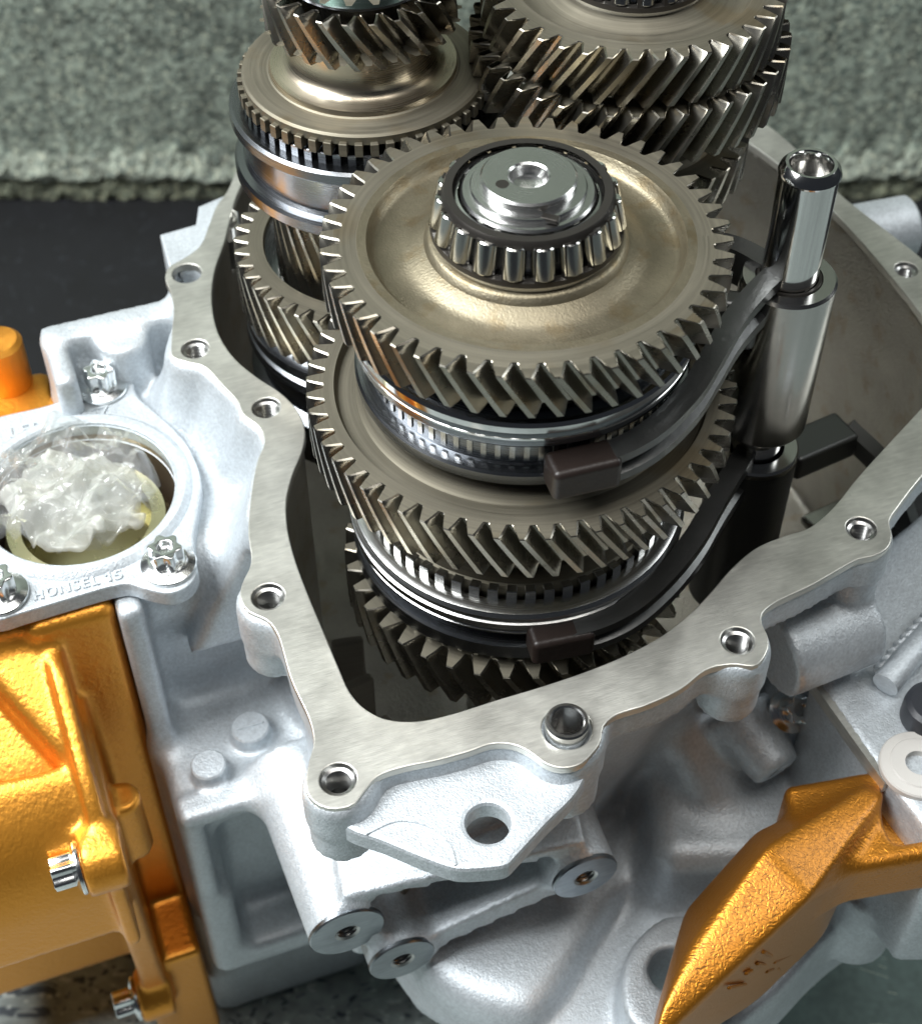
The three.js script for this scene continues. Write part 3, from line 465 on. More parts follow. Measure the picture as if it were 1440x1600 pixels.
function synchro(label, y1, y0, R, groove, rIn, mat) {       // sliding sleeve with its fork groove
  const t = thing('synchronizer_sleeve', label, 'sleeve', [0, y0, 0], 'synchronizer sleeves');
  const [g1, g0] = groove, k = 3.6;
  part('sleeve', turned([[rIn, y1], [R - 1.6, y1], [R - 0.5, y1 - 0.5], [R, y1 - 1.6], [R, g1 + 1.2], [R - 0.6, g1 + 0.3], [R - k, g1], [R - k, g0], [R - 0.6, g0 - 0.3], [R, g0 - 1.0], [R, y0 + 1.2], [R - 0.9, y0 + 0.4], [R - 1.8, y0], [rIn, y0]], 0, 0, 144), mat, t);
  part('groove_line', turned([[R - 0.2, y1 - 2.6], [R + 0.12, y1 - 2.8], [R + 0.12, y1 - 3.4], [R - 0.2, y1 - 3.6]], 0, 0, 144), M.polished, t);
  return t;
}
{
  const t = synchro('bright steel synchronizer sleeve with fork groove directly under the top gear', 70, 50, 43.7, [63.5, 55], 36, M.sleeve);
  part('retaining_ring', turned([[42.3, 72.4], [43.6, 72.2], [44.2, 71.2], [44.2, 69.4], [43.4, 68.6], [41.5, 68.6]], 0, 0, 144), M.polished, t);
  part('groove_teeth', dogRing({ r0: 38.8, r1: 40.5, y0: 56.2, y1: 62.4, N: 72, duty: 0.45, point: 0.3 }), M.steel, t);
  part('lower_dog_teeth', dogRing({ r0: 34, r1: 39.6, y0: 46.6, y1: 50.5, N: 60, duty: 0.45, point: 0.8 }), M.polished, t);
}
{ // G2
  const t = thing('helical_gear', 'largest bronze-grey helical gear with ring groove, under the first sleeve', 'gear', [0, 31.5, 0], 'helical gears on the shafts');
  part('toothed_rim', toothRing({ R: 57, depth: 4.8, N: 57, y1: 46, y0: 31.5, lean: 9, ri: 51.4, phase: 0.05 }), M.tooth, t);
  part('tooth_faces', toothRing({ R: 57, depth: 4.8, N: 57, y1: 46, y0: 31.5, lean: 9, ri: 51.4, phase: 0.05 }, 'face'), M.gear, t);
  part('rim_face', turned([[49.6, 46.03], [52.2, 46.03]], 0, 0, 144), M.gear, t);
  part('web', turned([[14.2, 46.6], [38, 46.6], [39, 45.8], [42.5, 45.6], [43.2, 44.4], [44.0, 43.6], [48.6, 43.6], [49.4, 44.4], [49.7, 46.0]], 0, 0, 144, 0.4), M.gear, t);
  part('hub', turned([[51, 32], [50, 31], [45, 30.5], [43, 24], [37, 20], [36, 10], [14.2, 10]], 0, 0, 120), M.gear, t);
}
{
  const t = synchro('dark steel synchronizer sleeve with double bright rings, under the largest gear', -0.5, -16, 47.2, [-3, -9], 38, M.sleeve);
  part('upper_ring', turned([[42.5, 4.6], [45.6, 4.6], [46.9, 4.0], [47.7, 2.9], [47.7, 2.0], [46.9, 1.6], [46.9, 1.1], [47.9, 0.6], [47.9, -1.6], [46.4, -2]], 0, 0, 144), M.steel, t);
  part('ring_disc', turned([[14.2, 9.2], [40.6, 9.2], [41.2, 8.7], [41.2, 3], [44, 3]], 0, 0, 120), M.gear, t);
  part('clutch_teeth', dogRing({ r0: 40.5, r1: 43.4, y0: 4.4, y1: 9.0, N: 54, duty: 0.55 }), M.steel, t);
  part('lower_dog_teeth', dogRing({ r0: 38, r1: 44.2, y0: -20, y1: -16.4, N: 58, duty: 0.45, point: 0.8 }), M.polished, t);
}
{ // G3 and a hidden wheel
  const t = thing('helical_gear', 'steel helical gear with coarse teeth, lowest inside the housing', 'gear', [0, -34, 0], 'helical gears on the shafts');
  part('toothed_rim', toothRing({ R: 50.4, depth: 6.2, N: 39, y1: -20, y0: -36, lean: 9.5, ri: 43, phase: 0.03 }), M.tooth, t);
  part('tooth_faces', toothRing({ R: 50.4, depth: 6.2, N: 39, y1: -20, y0: -36, lean: 9.5, ri: 43, phase: 0.03 }, 'face'), M.gear, t);
  part('web', turned([[14.2, -19.6], [40, -19.6], [41, -19.95], [44, -19.97]], 0, 0, 96), M.gear, t);
  part('hub', turned([[43, -36], [14.2, -36], [14.2, -60]], 0, 0, 64), M.sleeve, t);
}
/* second shaft, at the back on the plate side */
{
  const [x, z] = BX;
  const t = thing('gear_shaft', 'polished steel input shaft rising behind the large gears', 'shaft', [x, -130, z]);
  part('shaft_body', turned([[0, 132], [11, 132], [11, -130], [0, -130]], x, z, 64), M.steel, t);
  part('neck', turned([[20.6, 103], [20.2, 96], [20.6, 92.4], [21.6, 90.4], [23.4, 89.2], [26.2, 88.5], [26.6, 87.2]], x, z, 120, 0.8), M.neck, t);
  part('green_collar', turned([[0, 122], [13, 122], [14.5, 120.5], [14.5, 114]], x, z, 64), std([0.14, 0.22, 0.17], { metalness: 0.8, roughness: 0.35 }), t);
  const g = thing('helical_gear', 'small brown-steel helical gear crowning the rear input shaft', 'gear', [x, 105, z], 'helical gears on the shafts');
  part('toothed_rim', toothRing({ x, z, R: 26.6, depth: 5, N: 24, y1: 114.8, y0: 101, lean: 10, ri: 19.5, phase: 0.1 }), M.tooth, g);
  part('tooth_faces', toothRing({ x, z, R: 28, depth: 5, N: 25, y1: 121, y0: 103.5, lean: 11.5, ri: 19.5, phase: 0.1 }, 'face'), M.gear, g);
  part('web', turned([[14.6, 115.6], [19.5, 115.2], [20, 114.83]], x, z, 80), M.sleeve, g);
  const d = thing('clutch_disc', 'flat bronze-steel disc with clutch teeth on the rear input shaft', 'clutch disc', [x, 80, z]);
  part('disc', turned([[14, 87.2], [26.8, 87.2], [27.2, 86.9], [33.8, 86.6], [34.4, 86.0], [34.4, 83.6], [28, 83.6]], x, z, 128), M.gear, d);
  part('clutch_teeth', dogRing({ x, z, r0: 31.6, r1: 35.8, y0: 80.6, y1: 84.6, N: 52, duty: 0.5 }), M.gear, d);
  const e = thing('synchronizer_sleeve', 'blue-grey steel synchronizer sleeve with splined bore on the rear input shaft', 'sleeve', [x, 55, z], 'synchronizer sleeves');
  part('sleeve', turned([[31, 76.6], [34.4, 77], [37.9, 77], [38.9, 76.4], [39.1, 73.8], [38.4, 73], [36.2, 72.6], [35.6, 70.6], [35.6, 61], [36.4, 60], [38.4, 59.6], [39.1, 58.6], [39.1, 55.6], [38.2, 54.6], [36, 54.3], [28, 54.3]], x, z, 144), M.sleeve, e);
  part('spline_teeth', dogRing({ x, z, r0: 31, r1: 34.8, y0: 76.2, y1: 80.4, N: 52, duty: 0.5, phase: 0.06 }), M.sleeve, e);
  part('inner_plate', turned([[14, 80.3], [31.4, 80.3], [31.4, 75]], x, z, 80), M.sleeve, e);
  const f = thing('helical_gear', 'steel helical gear with open bore, low on the rear input shaft', 'gear', [x, 5, z], 'helical gears on the shafts');
  part('toothed_rim', toothRing({ x, z, R: 43, depth: 4.6, N: 43, y1: 26, y0: 6, lean: 12, ri: 37.8, phase: 0.04 }), M.tooth, f);
  part('tooth_faces', toothRing({ x, z, R: 43, depth: 4.6, N: 43, y1: 26, y0: 6, lean: 12, ri: 37.8, phase: 0.04 }, 'face'), M.gear, f);
  part('rim_face', turned([[33.5, 24], [34, 26.03], [38.6, 26.03]], x, z, 128), M.gear, f);
  part('inner_wheel', toothRing({ x, z, R: 30, depth: 4, N: 34, y1: 52, y0: 16, lean: 14, ri: 14 }), M.tooth, f);
  part('well_floor', turned([[14, 17], [33.5, 17], [33.6, 25]], x, z, 96), M.sleeve, f);
  const h = thing('synchronizer_sleeve', 'dark ringed synchronizer sleeve lowest on the rear input shaft', 'sleeve', [x, -40, z], 'synchronizer sleeves');
  part('sleeve', turned([[14, 5], [38, 5], [40.5, 3.4], [41.6, 1.6], [41.6, -2], [40.6, -3], [41.8, -4], [42.2, -7], [38.6, -9], [38.6, -20], [42, -22], [42, -38], [14, -38]], x, z, 128), M.sleeve, h);
}
/* third shaft, at the back on the rod side */
{
  const [x, z] = CX;
  const t = thing('gear_shaft', 'steel layshaft carrying the twin gears at the back', 'shaft', [x, -130, z]);
  part('shaft_body', turned([[0, 132], [11, 132], [11, -130], [0, -130]], x, z, 64), M.steel, t);
  rollerBearing('tapered roller bearing with black cage on the twin gears at the back', x, z, 112.2, 20.5, 18, 10, 18, 2.5);
  const g = thing('helical_gear', 'upper steel helical gear of the twin pair at the back', 'gear', [x, 96, z], 'helical gears on the shafts');
  part('toothed_rim', toothRing({ x, z, R: 41.6, depth: 4.8, N: 40, y1: 112, y0: 97.5, lean: -9.5, ri: 34.5, phase: 0.06 }), M.tooth, g);
  part('tooth_faces', toothRing({ x, z, R: 41.6, depth: 4.8, N: 40, y1: 112, y0: 97.5, lean: -9.5, ri: 34.5, phase: 0.06 }, 'face'), M.gear, g);
  part('web', turned([[11, 111.2], [21, 111.2], [22.5, 110.6], [24.5, 109.6], [27, 109.2], [30.4, 109.4], [32, 110.2], [33.2, 112.03], [34.6, 112.03]], x, z, 112, 0.8), M.gear, g);
  const h = thing('helical_gear', 'lower wider steel helical gear of the twin pair at the back', 'gear', [x, 78, z], 'helical gears on the shafts');
  part('toothed_rim', toothRing({ x, z, R: 44.8, depth: 5, N: 42, y1: 96.9, y0: 81, lean: -9.5, ri: 34, phase: 0.105 }), M.tooth, h);
  part('tooth_faces', toothRing({ x, z, R: 44.4, depth: 5, N: 42, y1: 95.5, y0: 81, lean: -9.5, ri: 34, phase: 0.105 }, 'face'), M.gear, h);
  part('web', turned([[11, 97.3], [33, 97.3], [34.1, 96.95]], x, z, 96), M.gear, h);
  const k = thing('helical_gear', 'narrow steel helical gear low behind the top gear, beside the shift rod', 'gear', [x, 28, z], 'helical gears on the shafts');
  part('toothed_rim', toothRing({ x, z, R: 37.6, depth: 4.4, N: 36, y1: 66, y0: 54, lean: -7, ri: 11 }), M.tooth, k);
  part('tooth_faces', toothRing({ x, z, R: 37.6, depth: 4.4, N: 36, y1: 66, y0: 54, lean: -7, ri: 11 }, 'face'), M.gear, k);
  part('web', turned([[11, 68], [28, 68], [29, 66.03], [31, 66.03]], x, z, 80), M.gear, k);
}
/* ---------- shift rod, fork barrels and forks ---------- */
const RX = 71, RZ = -20;
{
  const t = thing('shift_rod', 'polished hollow steel shift rod standing inside the far wall', 'shift rod', [RX, -135, RZ]);
  part('rod', turned([[5.0, 92], [5.2, 99.0], [5.6, 99.9], [6.4, 100], [7.6, 98.6], [8.0, 97.4], [7.9, 96.9], [7.55, 96.6], [7.55, -135], [0, -135]], RX, RZ, 64, 0.45), M.polished, t);
  part('bore', turned([[0, 94], [5.05, 94], [5.05, 97]], RX, RZ, 48), M.barrel, t);
  const cSection = (h, w) => [[-w, h], [w, h], [w, h * 0.45], [w * 0.35, h * 0.3], [w * 0.35, -h * 0.3], [w, -h * 0.45], [w, -h], [-w, -h]];
  const forkArm = (pts, h0, h1, w) => sweep(pts, (q) => cSection(mix(h0, h1, q), w), V3(0, 1, 0), 44);
  const f = thing('shift_fork', 'dark forged shift fork with bright barrel at the top gear, brown pad on its tip', 'shift fork', [RX, 8, RZ]);
  const barrel = part('barrel', turned([[8.6, 63.0], [9.0, 64.0], [12.2, 64], [12.9, 63.2], [12.9, 12], [12.2, 10.8], [8.0, 10.8]], RX, RZ, 72), M.barrel, f);
  part('bushing', turned([[7.8, 64.4], [8.5, 64.4], [8.9, 63.6]], RX, RZ, 60), M.cage, barrel);
  part('fork_arm', forkArm([[14, 58.6, 45.2], [22, 58.8, 42.2], [30, 59.4, 37], [40, 60, 25.5], [47, 60.5, 13], [53.5, 61, 0.5], [61, 62, -10], [66, 62, -16]], 4.2, 6.5, 3.0), M.fork, f);
  part('fork_arm', forkArm([[66, 60, -24], [58, 60, -32], [46, 59, -38], [34, 59, -38.5]], 6, 4, 3.0), M.fork, f);
  part('fork_web', rbox(15, 16, 7, 2, [56, 54, -14], -0.2), M.fork, f);
  const pad = part('pad', rbox(17.5, 9.6, 9, 1.8, [13.2, 58.4, 45.4], 0.30), M.pad, f, 'dark brown plastic fork pad');
  part('pad_foot', rbox(7, 3, 5, 0.6, [10.5, 52.3, 43.6], 0.25), M.pad, pad);
  const h = thing('shift_fork', 'dark forged shift fork at the lower sleeve, under the largest gear', 'shift fork', [RX, -70, RZ]);
  part('barrel', turned([[8.6, -1], [9.2, 0], [12, 0], [12.7, -0.8], [12.7, -66], [8, -66]], RX, RZ, 64), M.fork, h);
  part('top_ring', turned([[8.5, 0.2], [12.2, 0.2], [12.75, -0.5], [12.78, -2.2]], RX, RZ, 64), M.barrel, h);
  part('fork_arm', forkArm([[13, -4.8, 47.6], [21, -4.6, 45.4], [30, -4, 40.5], [40, -3, 31], [49, -2, 19], [56, -2, 6], [62, -3, -5], [67, -4, -14]], 4.2, 8, 3.0), M.fork, h);
  part('fork_arm', forkArm([[66, -4, -24], [58, -4, -34], [44, -4, -42], [32, -4, -44]], 6, 4, 3.0), M.fork, h);
  part('pad', rbox(17.5, 9.4, 8.5, 1.8, [10.8, -5.2, 48.0], 0.24), M.pad, h);
}
{ // parts of the selector mechanism in the shade by the far wall
  const t = thing('selector_block', 'dark steel selector finger block in the shade beside the rod', 'selector block', [95, -60, -20]);
  const p = P(1275, 690, -30);
  part('block', rbox(24, 10, 13, 1.5, [p[0], -32, p[2]], 0.5), M.fork, t);
  part('finger', sweep([[p[0] + 10, -30, p[2] - 6], [p[0] + 24, -40, p[2] + 4], [p[0] + 34, -60, p[2] + 10]], [[-3, -3], [3, -3], [3, 3], [-3, 3]]), M.fork, t);
  part('bracket', rbox(30, 4, 42, 1.5, [p[0] + 22, -62, p[2] + 16], 0.5), M.barrel, t);
  const q = P(1240, 800, -40), u = thing('detent_pin', 'thin dark steel detent pin low beside the lower fork barrel', 'pin', [58, -90, 10]);
  part('pin', turned([[0, -22], [2.0, -22], [2.6, -23], [2.6, -45], [1.6, -52], [1.6, -60], [3, -62], [3, -100], [0, -100]], 63, 15, 32), M.barrel, u);
}
/* ---------- dowel sleeve ---------- */
{
  const t = thing('dowel_sleeve', 'short hollow steel dowel sleeve standing in the front flange', 'dowel', DOWEL);
  part('sleeve', turned([[4.1, -14], [4.1, 2.9], [4.5, 3.3], [5.2, 3.3], [5.6, 2.8], [5.6, -14]].slice().reverse(), DOWEL[0], DOWEL[2], 56), M.steel, t);
  part('sleeve_floor', turned([[0, -12], [4.2, -12]], DOWEL[0], DOWEL[2], 24), M.cage, t);
}
/* ---------- bearing retainer plate ---------- */
const font = await new FontLoader().loadAsync('fonts/droid/droid_sans_bold.typeface.json');
function levelText(str, size, at, turn, high) { const g = new TextGeometry(str, { font, size, depth: high, curveSegments: 3, bevelEnabled: false }); g.rotateX(-Math.PI / 2); g.rotateY(turn); g.translate(...at); return boxUV(flat(g)); }
{
  const t = thing('retainer_plate', 'silver bearing retainer plate with raised ring and cast lettering', 'plate', [RET[0], -26, RET[2]]);
  const out = smoothLoop(px2([[-60, 668], [0, 650], [77, 632], [110, 619], [124, 600], [126, 582], [141, 566], [165, 560], [193, 570], [207, 592], [214, 616], [247, 647], [287, 687], [308, 727], [314, 753], [309, 800], [303, 835], [304, 867], [308, 893], [295, 914], [267, 926], [228, 920], [200, 912], [177, 915], [100, 937], [33, 957], [-5, 968], [-45, 962], [-72, 930], [-80, 880], [-88, 800], [-85, 720]], -20), 240);
  const plate = part('plate', ext(out, -26.2, -20, [[RET[0], RET[2], 29.6]], 0.7, 64), M.cast, t);
  part('raised_ring', turned([[29.3, -27], [29.3, -19.0], [30.0, -18.2], [32.4, -18.2], [33.6, -19.1], [34.4, -20.05]].slice().reverse(), RET[0], RET[2], 120), M.cast, t);
  const a0 = P(14, 686, -20), b0 = P(24, 936, -20);
  part('cast_lettering', levelText('LED GJ9:EZ', 4.6, [a0[0], -20.1, a0[2]], 0.33, 0.7), M.cast, plate);
  part('cast_lettering', levelText('HONSEL 15', 3.6, [P(52, 940, -20)[0], -20.1, P(52, 940, -20)[2]], 0.33, 0.6), M.cast, plate);
}
function starHead(r, h) { const sh = new THREE.Shape(), n = 72; for (let i = 0; i <= n; i++) { const a = i / n * 2 * Math.PI, q = r * (0.9 + 0.12 * Math.cos(6 * a)); if (i) sh.lineTo(q * Math.cos(a), q * Math.sin(a)); else sh.moveTo(q, 0); } const hole = new THREE.Path(); hole.absarc(0, 0, r * 0.42, 0, Math.PI * 2, true); sh.holes.push(hole); const g = new THREE.ExtrudeGeometry(sh, { depth: h - 1, bevelEnabled: true, bevelSize: 0.5, bevelThickness: 0.5, bevelOffset: -0.5, bevelSegments: 3 }); g.rotateX(-Math.PI / 2); g.translate(0, 0.5, 0); const f = flat(g); f.deleteAttribute('uv'); return toCreasedNormals(f, 0.6); }
function torxBolt(at, dir, label, group, k = 1, m = M.zinc) {
  const t = thing('torx_bolt', label, 'bolt', at, group);
  part('bolt_flange', aim(turned([[0, 2.6], [5.4, 2.6], [6.3, 2.2], [8.0, 1.4], [8.2, 0.9], [8.0, 0.2], [7.6, 0], [0, 0]].map(([r, y]) => [r * k, y * k]), 0, 0, 56), at, dir), m, t);
  const h = starHead(5.1 * k, 6.4 * k); h.translate(0, 2.4 * k, 0); const head = part('bolt_head', aim(h, at, dir), m, t);
  part('head_recess', aim(turned([[0, 6.4], [2.0, 6.8], [2.3, 8.6]].map(([r, y]) => [r * k, y * k]).reverse(), 0, 0, 32), at, dir), m, head);
}
{
  const b1 = P(160, 607, -19.9), b2 = P(264, 884, -19.9), b3 = P(2, 930, -19.9);
  torxBolt(b1, [0.03, 1, 0], 'zinc torx bolt on the retainer plate corner by the upright wall', 'bolts holding the retainer plate');
  torxBolt(b2, [0, 1, 0.02], 'zinc torx bolt on the retainer plate corner beside the flange', 'bolts holding the retainer plate');
  torxBolt(b3, [0, 1, 0], 'zinc torx bolt on the retainer plate corner over the golden cover', 'bolts holding the retainer plate');
}
{ // what sits in the bore
  const t = thing('bearing_ring', 'brass-coloured ring with small holes down inside the plate bore', 'ring', [RET[0], -70, RET[2]]);
  part('ring', turned([[20, -32], [24.4, -32], [25.2, -35], [25.4, -38], [26.4, -39.5], [26.4, -56.5], [0, -56.5], [0, -50], [20, -50]], RET[0], RET[2], 96), M.brass, t);
  for (const an of [1.95, 1.15, 0.3, 2.8]) part('ring_hole', aim(turned([[0, 0.06], [1.3, 0.06], [1.3, -0.4]], 0, 0, 20), [RET[0] + 26.42 * Math.cos(an), -44, RET[2] + 26.42 * Math.sin(an)], [Math.cos(an), 0, Math.sin(an)]), M.cage, t);
  part('bore_wall', turned([[29.2, -24], [29.1, -56.8], [0, -56.8]].reverse(), RET[0], RET[2], 96), M.bore, t);
}
{ // crumpled clear plastic
  const make = (rad, top, k, s, fine) => {          // film pressed into straight creases that run in many directions
    const n = 110, m = 300, pos = [], row = [], folds = Array.from({ length: 11 }, (_, i) => { const an = h3(i, s, 3) * 6.283, w = (i < 4 ? 26 : i < 8 ? 13 : 7) * (0.7 + 0.6 * h3(i, s, 5)) * fine; return [Math.cos(an) / w, Math.sin(an) / w, h3(i, s, 7) * 4, w * 0.12]; });
    for (let i = 0; i <= n; i++) { const r = []; for (let j = 0; j < m; j++) {
      const an = j / m * 2 * Math.PI, q = i / n, c = Math.cos(an), v = Math.sin(an), tip = Math.max(0, n3(c * 3.4 + s, v * 3.4, s + 9) - 0.58), lim = rad * (0.98 + 0.2 * (n3(c * 1.9 + s, v * 1.9, s) - 0.5) + 0.5 * tip), x = lim * q * c, z = lim * q * v * 0.93;
      let y = top + 7 * Math.sqrt(Math.max(0, 1 - q * q)) - 3 * q * q; const wx = x + 5 * (n3(x * 0.1, z * 0.1, s) - 0.5), wz = z + 5 * (n3(x * 0.1 + 9, z * 0.1, s) - 0.5);
      for (const [a, b, p, h] of folds) { const t = wx * a + wz * b + p, f = t - Math.floor(t), here = n3(x * 0.07 + p * 9, z * 0.07, s + 2); y += k * h * (1 - Math.abs(2 * f - 1) * 2) * sstep(0.3, 0.65, here) * 1.5; }
      r.push([RET[0] - 2.2 + x, y, RET[2] - 3.5 + z]); } row.push(r); }
    for (let i = 0; i < n; i++) for (let j = 0; j < m; j++) { const l = (j + 1) % m; if (i) pos.push(...row[i][j], ...row[i][l], ...row[i + 1][j]); pos.push(...row[i][l], ...row[i + 1][l], ...row[i + 1][j]); }
    const g = new THREE.BufferGeometry(); g.setAttribute('position', new THREE.Float32BufferAttribute(pos, 3)); g.computeVertexNormals(); return boxUV(toCreasedNormals(g, 0.5));
  };
  const t = thing('plastic_bag', 'crumpled clear plastic bag stuffed into the retainer plate bore', 'plastic bag', [RET[0], -34, RET[2]]);
  part('outer_film', make(25.5, -17.5, 0.8, 31, 1), M.plastic, t); part('inner_film', make(23.5, -21, 0.9, 87, 0.8), M.plastic, t); part('folded_film', make(21, -25.5, 0.9, 157, 0.9), M.film, t);
}
/* ---------- golden cover ---------- */
{
  const cover = thing('golden_cover', 'gold-painted cast bell cover bolted to the silver housing', 'cover', [...fromAB(-150, -60)].reduce((q, v, i) => (q[i ? 2 : 0] = v, q), [0, GROUND, 0]));
  const PADG = fromAB(-129, 6);
  const recess = px2([[-60, 1085], [-10, 1096], [96, 1190], [60, 1202], [-60, 1225]], -52);
  const gold = (x, y, z) => {
    const a = CA * x - SA * z, b = SA * x + CA * z;
    let d = boxd(a, y, b, -230, -116.8, a < -141.5 ? -236 : -280, -27, -130, -24, 3);
    d = smax(d, -boxd(a, y, b, -230, -146, -60, 0, -122, -100, 6), 3);
    // bell: a broad shoulder that slopes forward, turns over a rounded edge into an upright rim
    const shoulder = smax((y + 28 + (b + 36) * 0.5 + Math.max(0, -150 - a) * 0.06) * 0.88, (b - 34) * 0.96, 24);
    let bell = smax(smax(shoulder, Math.max(a + 138, -a - 240), 3), smax(y + 27.5, -y - 112, 2), 3);
    bell = smax(bell, -Math.max(polyDist(recess, x, z), -shoulder - 12), 5);
    d = smin(d, bell, 4);
    // flange strip, bolting rib along the end of the bell, and what stands on them
    d = smin(d, boxd(a, y, b, -142, -116.8, -280, -28, -60, -21, 3), 3);
    d = smin(d, smax(smax(shoulder - 3.6, Math.max(a + 134.5, -a - 139), 1.2), Math.max(y + 36, -y - 116), 2), 3);
    d = smin(d, boxd(a, y, b, -141, -132.5, -264, -62, -60, 22 + clamp((y + 112) * 0.14, -20, 8), 1.8), 3);
    d = smin(d, cyl(x, y, z, PADG[0], PADG[1], 5.5, -112, -82, 1.2), 4);
    d = smin(d, boxd(a, y, b, -139, -118, -262, -196, -60, 4, 2), 2);
    // bolt seats
    d = smin(d, rod(x, y, z, SEAT[0][0], SEAT[0][1], 9.4, 9.4, 1), 4); d = smin(d, rod(x, y, z, SEAT[1][0], SEAT[1][1], 9.4, 9.4, 1), 4);
    return smax(d, -(hyp(x - RET[0], z - RET[2]) - 30.6), 1);
  };
  const bs = [[133, 1352, 33], [208, 1562, 6]].map(([u, v, b]) => ({ b, y: PB(u, v, b)[1], a: CA * PB(u, v, b)[0] - SA * PB(u, v, b)[2] }));
  const seatAt = (a, y, b) => { const q = fromAB(a, b); return [q[0], y, q[1]]; };
  var SEAT = bs.map(({ y, b }) => [seatAt(-144, y, b), seatAt(-132, y, b)]);
  part('cast_shell', solid(gold, [-235, -285, -120], [-80, -20, 135], 1.5), M.gold, cover);
  bs.forEach(({ y, b }, i) => torxBolt(seatAt(-144, y, b), [-CA, 0, SA], i ? 'zinc torx bolt screwed sideways into the golden cover near the bench' : 'zinc torx bolt screwed sideways into the golden cover rib halfway up', 'bolts holding the golden cover'));
  const knob = P(8, 545, -12); part('round_boss', turned([[0, -8], [6.5, -8], [8, -9.5], [8, -60], [0, -60]], knob[0] - 2, knob[2], 48), M.gold, cover);
}
/* ---------- golden lever weight in front ---------- */
{
  const Q = (a, b, y) => V3(...P(a, b, y)), low = (v, d) => v.clone().setY(v.y - d);
  const top = [Q(1196, 1325, -46), Q(1262, 1404, -50), Q(1082, 1468, -56), Q(1032, 1578, -60), Q(1050, 1600, -62), Q(1345, 1232, -54), Q(1380, 1240, -55), Q(1302, 1384, -58), Q(1017, 1642, -66)];
  const chamf = [Q(1072, 1418, -70), Q(1180, 1298, -62), Q(1338, 1226, -66), Q(1020, 1590, -74), Q(1066, 1446, -76)];
  const bot = [Q(1297, 1440, -108), Q(1182, 1566, -120), Q(1100, 1606, -118), Q(1020, 1664, -112), low(chamf[0], 12), low(chamf[1], 16), low(top[6], 22)];
  const pts = [...top, ...chamf, ...bot], hull = new ConvexGeometry(pts), hp = hull.attributes.position, planes = [];
  for (let i = 0; i < hp.count; i += 3) { const A = V3().fromBufferAttribute(hp, i), n = V3().fromBufferAttribute(hp, i + 1).sub(A).cross(V3().fromBufferAttribute(hp, i + 2).sub(A)).normalize(), w = n.dot(A); if (!planes.some((q) => Math.abs(q[0] - n.x) + Math.abs(q[1] - n.y) + Math.abs(q[2] - n.z) < 0.12)) planes.push([n.x, n.y, n.z, w]); }
  const armA = P(1330, 1300, -62), armB = P(1580, 1262, -64), A0 = armA, dirA = V3(armB[0] - armA[0], 0, armB[2] - armA[2]), LA = dirA.length(); dirA.normalize();
  const field = (x, y, z) => { let d = -1e9; for (let i = 0; i < planes.length; i++) { const p = planes[i]; d = smax(d, p[0] * x + p[1] * y + p[2] * z - p[3], 1.1); }
    const u = (x - A0[0]) * dirA.x + (z - A0[2]) * dirA.z, v = (z - A0[2]) * dirA.x - (x - A0[0]) * dirA.z;
    let arm = boxd(u, y, v, -16, LA, -78, -57, -16, 14, 3); arm = smax(arm, -boxd(u, y, v, 8, LA + 20, -68, -50, -10.5, 8.5, 3), 2);
    return smin(d, arm, 5); };
  const bb = new THREE.Box3().setFromPoints(pts);
  const t = thing('golden_lever', 'gold-painted rough cast lever weight with slim arm, in front of the bell', 'lever', [bb.min.x, bb.min.y, bb.max.z]);
  part('weight', solid(field, [bb.min.x - 5, bb.min.y - 5, bb.min.z - 25], [bb.max.x + 90, bb.max.y + 5, bb.max.z + 5], 0.9), M.goldRough, t);
  // raised cast marks on its shaded face
  const N = bot[1].clone().sub(bot[0]).cross(top[1].clone().sub(bot[0])).normalize(); if (N.z < 0) N.negate();
  const onFace = (a, b) => { const d = V3(...ray(a, b)), o = V3(...CAM); return o.addScaledVector(d, bot[0].clone().sub(o).dot(N) / d.dot(N)); };
  for (const [x0, y0, x1, y1] of [[1138, 1544, 1164, 1538], [1208, 1504, 1236, 1490], [1196, 1519, 1207, 1514], [1214, 1512, 1216, 1516], [1164, 1522, 1174, 1516], [1182, 1506, 1194, 1508], [1192, 1488, 1204, 1494]]) { const A = onFace(x0, y0), B = onFace(x1, y1), L = A.distanceTo(B), g = new RoundedBoxGeometry(0.9, L, 1.2, 2, 0.4); part('cast_mark', aim(flat(g), A.add(B).multiplyScalar(0.5).toArray(), B.clone().sub(onFace(x0, y0)).toArray()), M.goldRough, t); }
}
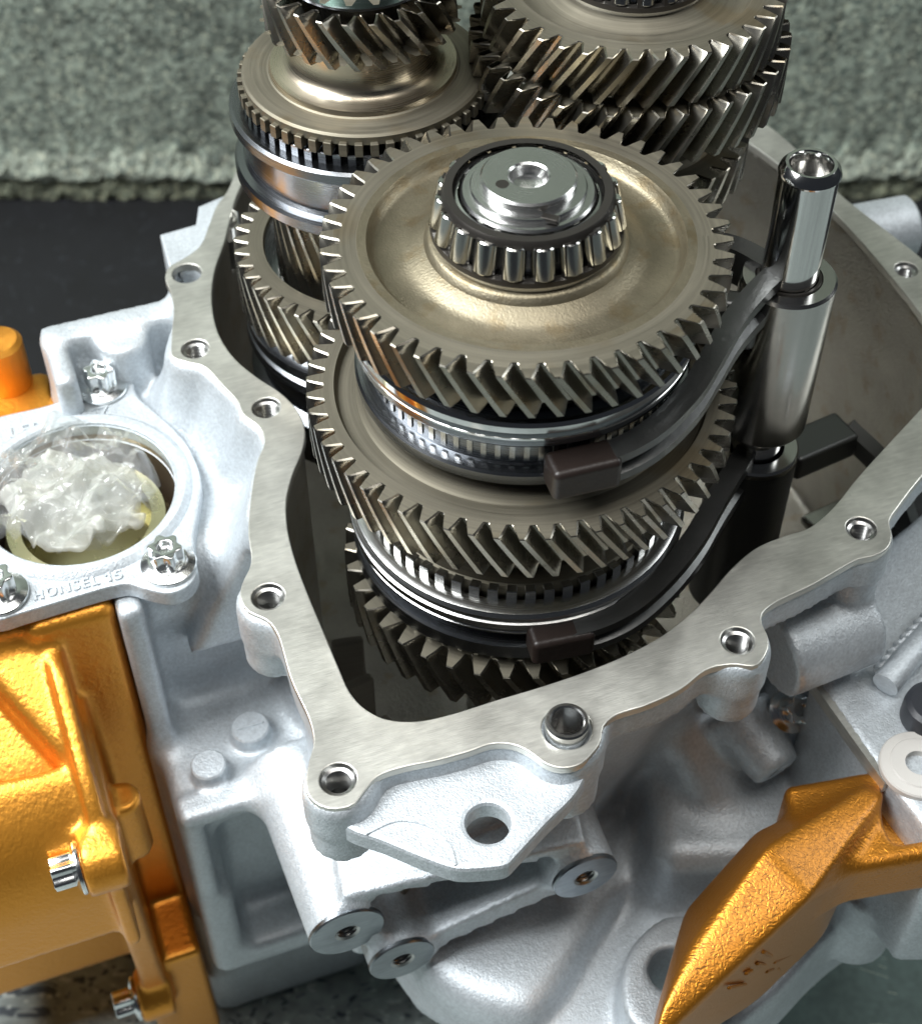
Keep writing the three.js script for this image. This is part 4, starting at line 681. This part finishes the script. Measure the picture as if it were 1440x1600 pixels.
/* ---------- small things on the far side of the casting ---------- */
{
  const at = P(1245, 1095, -70);
  torxBolt([at[0] - 1, -78, at[2] - 2], [0.25, 0.75, 0.5], 'shaded torx bolt in the corner below the turret tube', 'bolts on the turret', 0.9);
  const w = P(1434, 1196, -51), t = thing('nylon_washer', 'off-white nylon washer lying on the turret plate', 'washer', [w[0], -51.5, w[2]]);
  part('washer', turned([[4, -52.2], [4, -49.6], [8, -49.4], [8.4, -49.8], [10.8, -50], [11.2, -50.5], [11.2, -52.2]].slice().reverse(), w[0], w[2], 64), M.nylon, t);
  const b = P(1405, 1050, -48), c = thing('turret_rail', 'short silver round rail with a weld bead on the turret plate', 'rail', [b[0], -52, b[2]]);
  part('rail', sweep([P(1382, 1070, -47), P(1410, 1036, -46), P(1480, 960, -46)], Array.from({ length: 14 }, (_, i) => [4.2 * Math.cos(i / 14 * 6.283), 4.2 * Math.sin(i / 14 * 6.283)])), M.cast, c);
  part('weld_bead', sweep([P(1372, 1050, -47), P(1400, 1016, -47), P(1470, 940, -47)], (q) => Array.from({ length: 10 }, (_, i) => [(1.8 + 0.5 * Math.sin(q * 60)) * Math.cos(i / 10 * 6.283), (1.8 + 0.5 * Math.sin(q * 60 + i)) * Math.sin(i / 10 * 6.283)])), M.cast, c);
  const k = P(1446, 1110, -48), r = thing('rubber_grommet', 'black rubber grommet at the end of the turret rail', 'grommet', [k[0], -52, k[2]]);
  part('grommet', turned([[0, -44], [7, -44], [8.4, -45], [8.8, -47], [8.8, -52.3], [0, -52.3]], k[0] + 2, k[2], 48), M.rubber, r);
  const e = thing('turret_gasket', 'thin silver gasket strip edging the turret plate', 'gasket', P(1270, 1060, -60));
  part('strip', sweep([P(1263, 1056, -55), P(1320, 1136, -55), P(1386, 1228, -55)], [[-1.6, -2.5], [1.6, -2.5], [1.6, 2.5], [-1.6, 2.5]]), M.machined, e);
  const bp = P(1400, 362, -20), bo = thing('side_boss', 'white cast round boss sticking out behind the far flange', 'boss', [bp[0], -60, bp[2]]);
  part('boss', aim(turned([[0, 22], [9.5, 22], [11, 20.6], [11.4, 0], [0, 0]], 0, 0, 56), [bp[0] - 16, -20, bp[2] + 3], [1, 0.05, -0.25]), M.cast, bo);
}
//__END__
scene.traverse((o) => { if (o.isMesh) o.castShadow = o.receiveShadow = true; });
renderer.render(scene, camera);
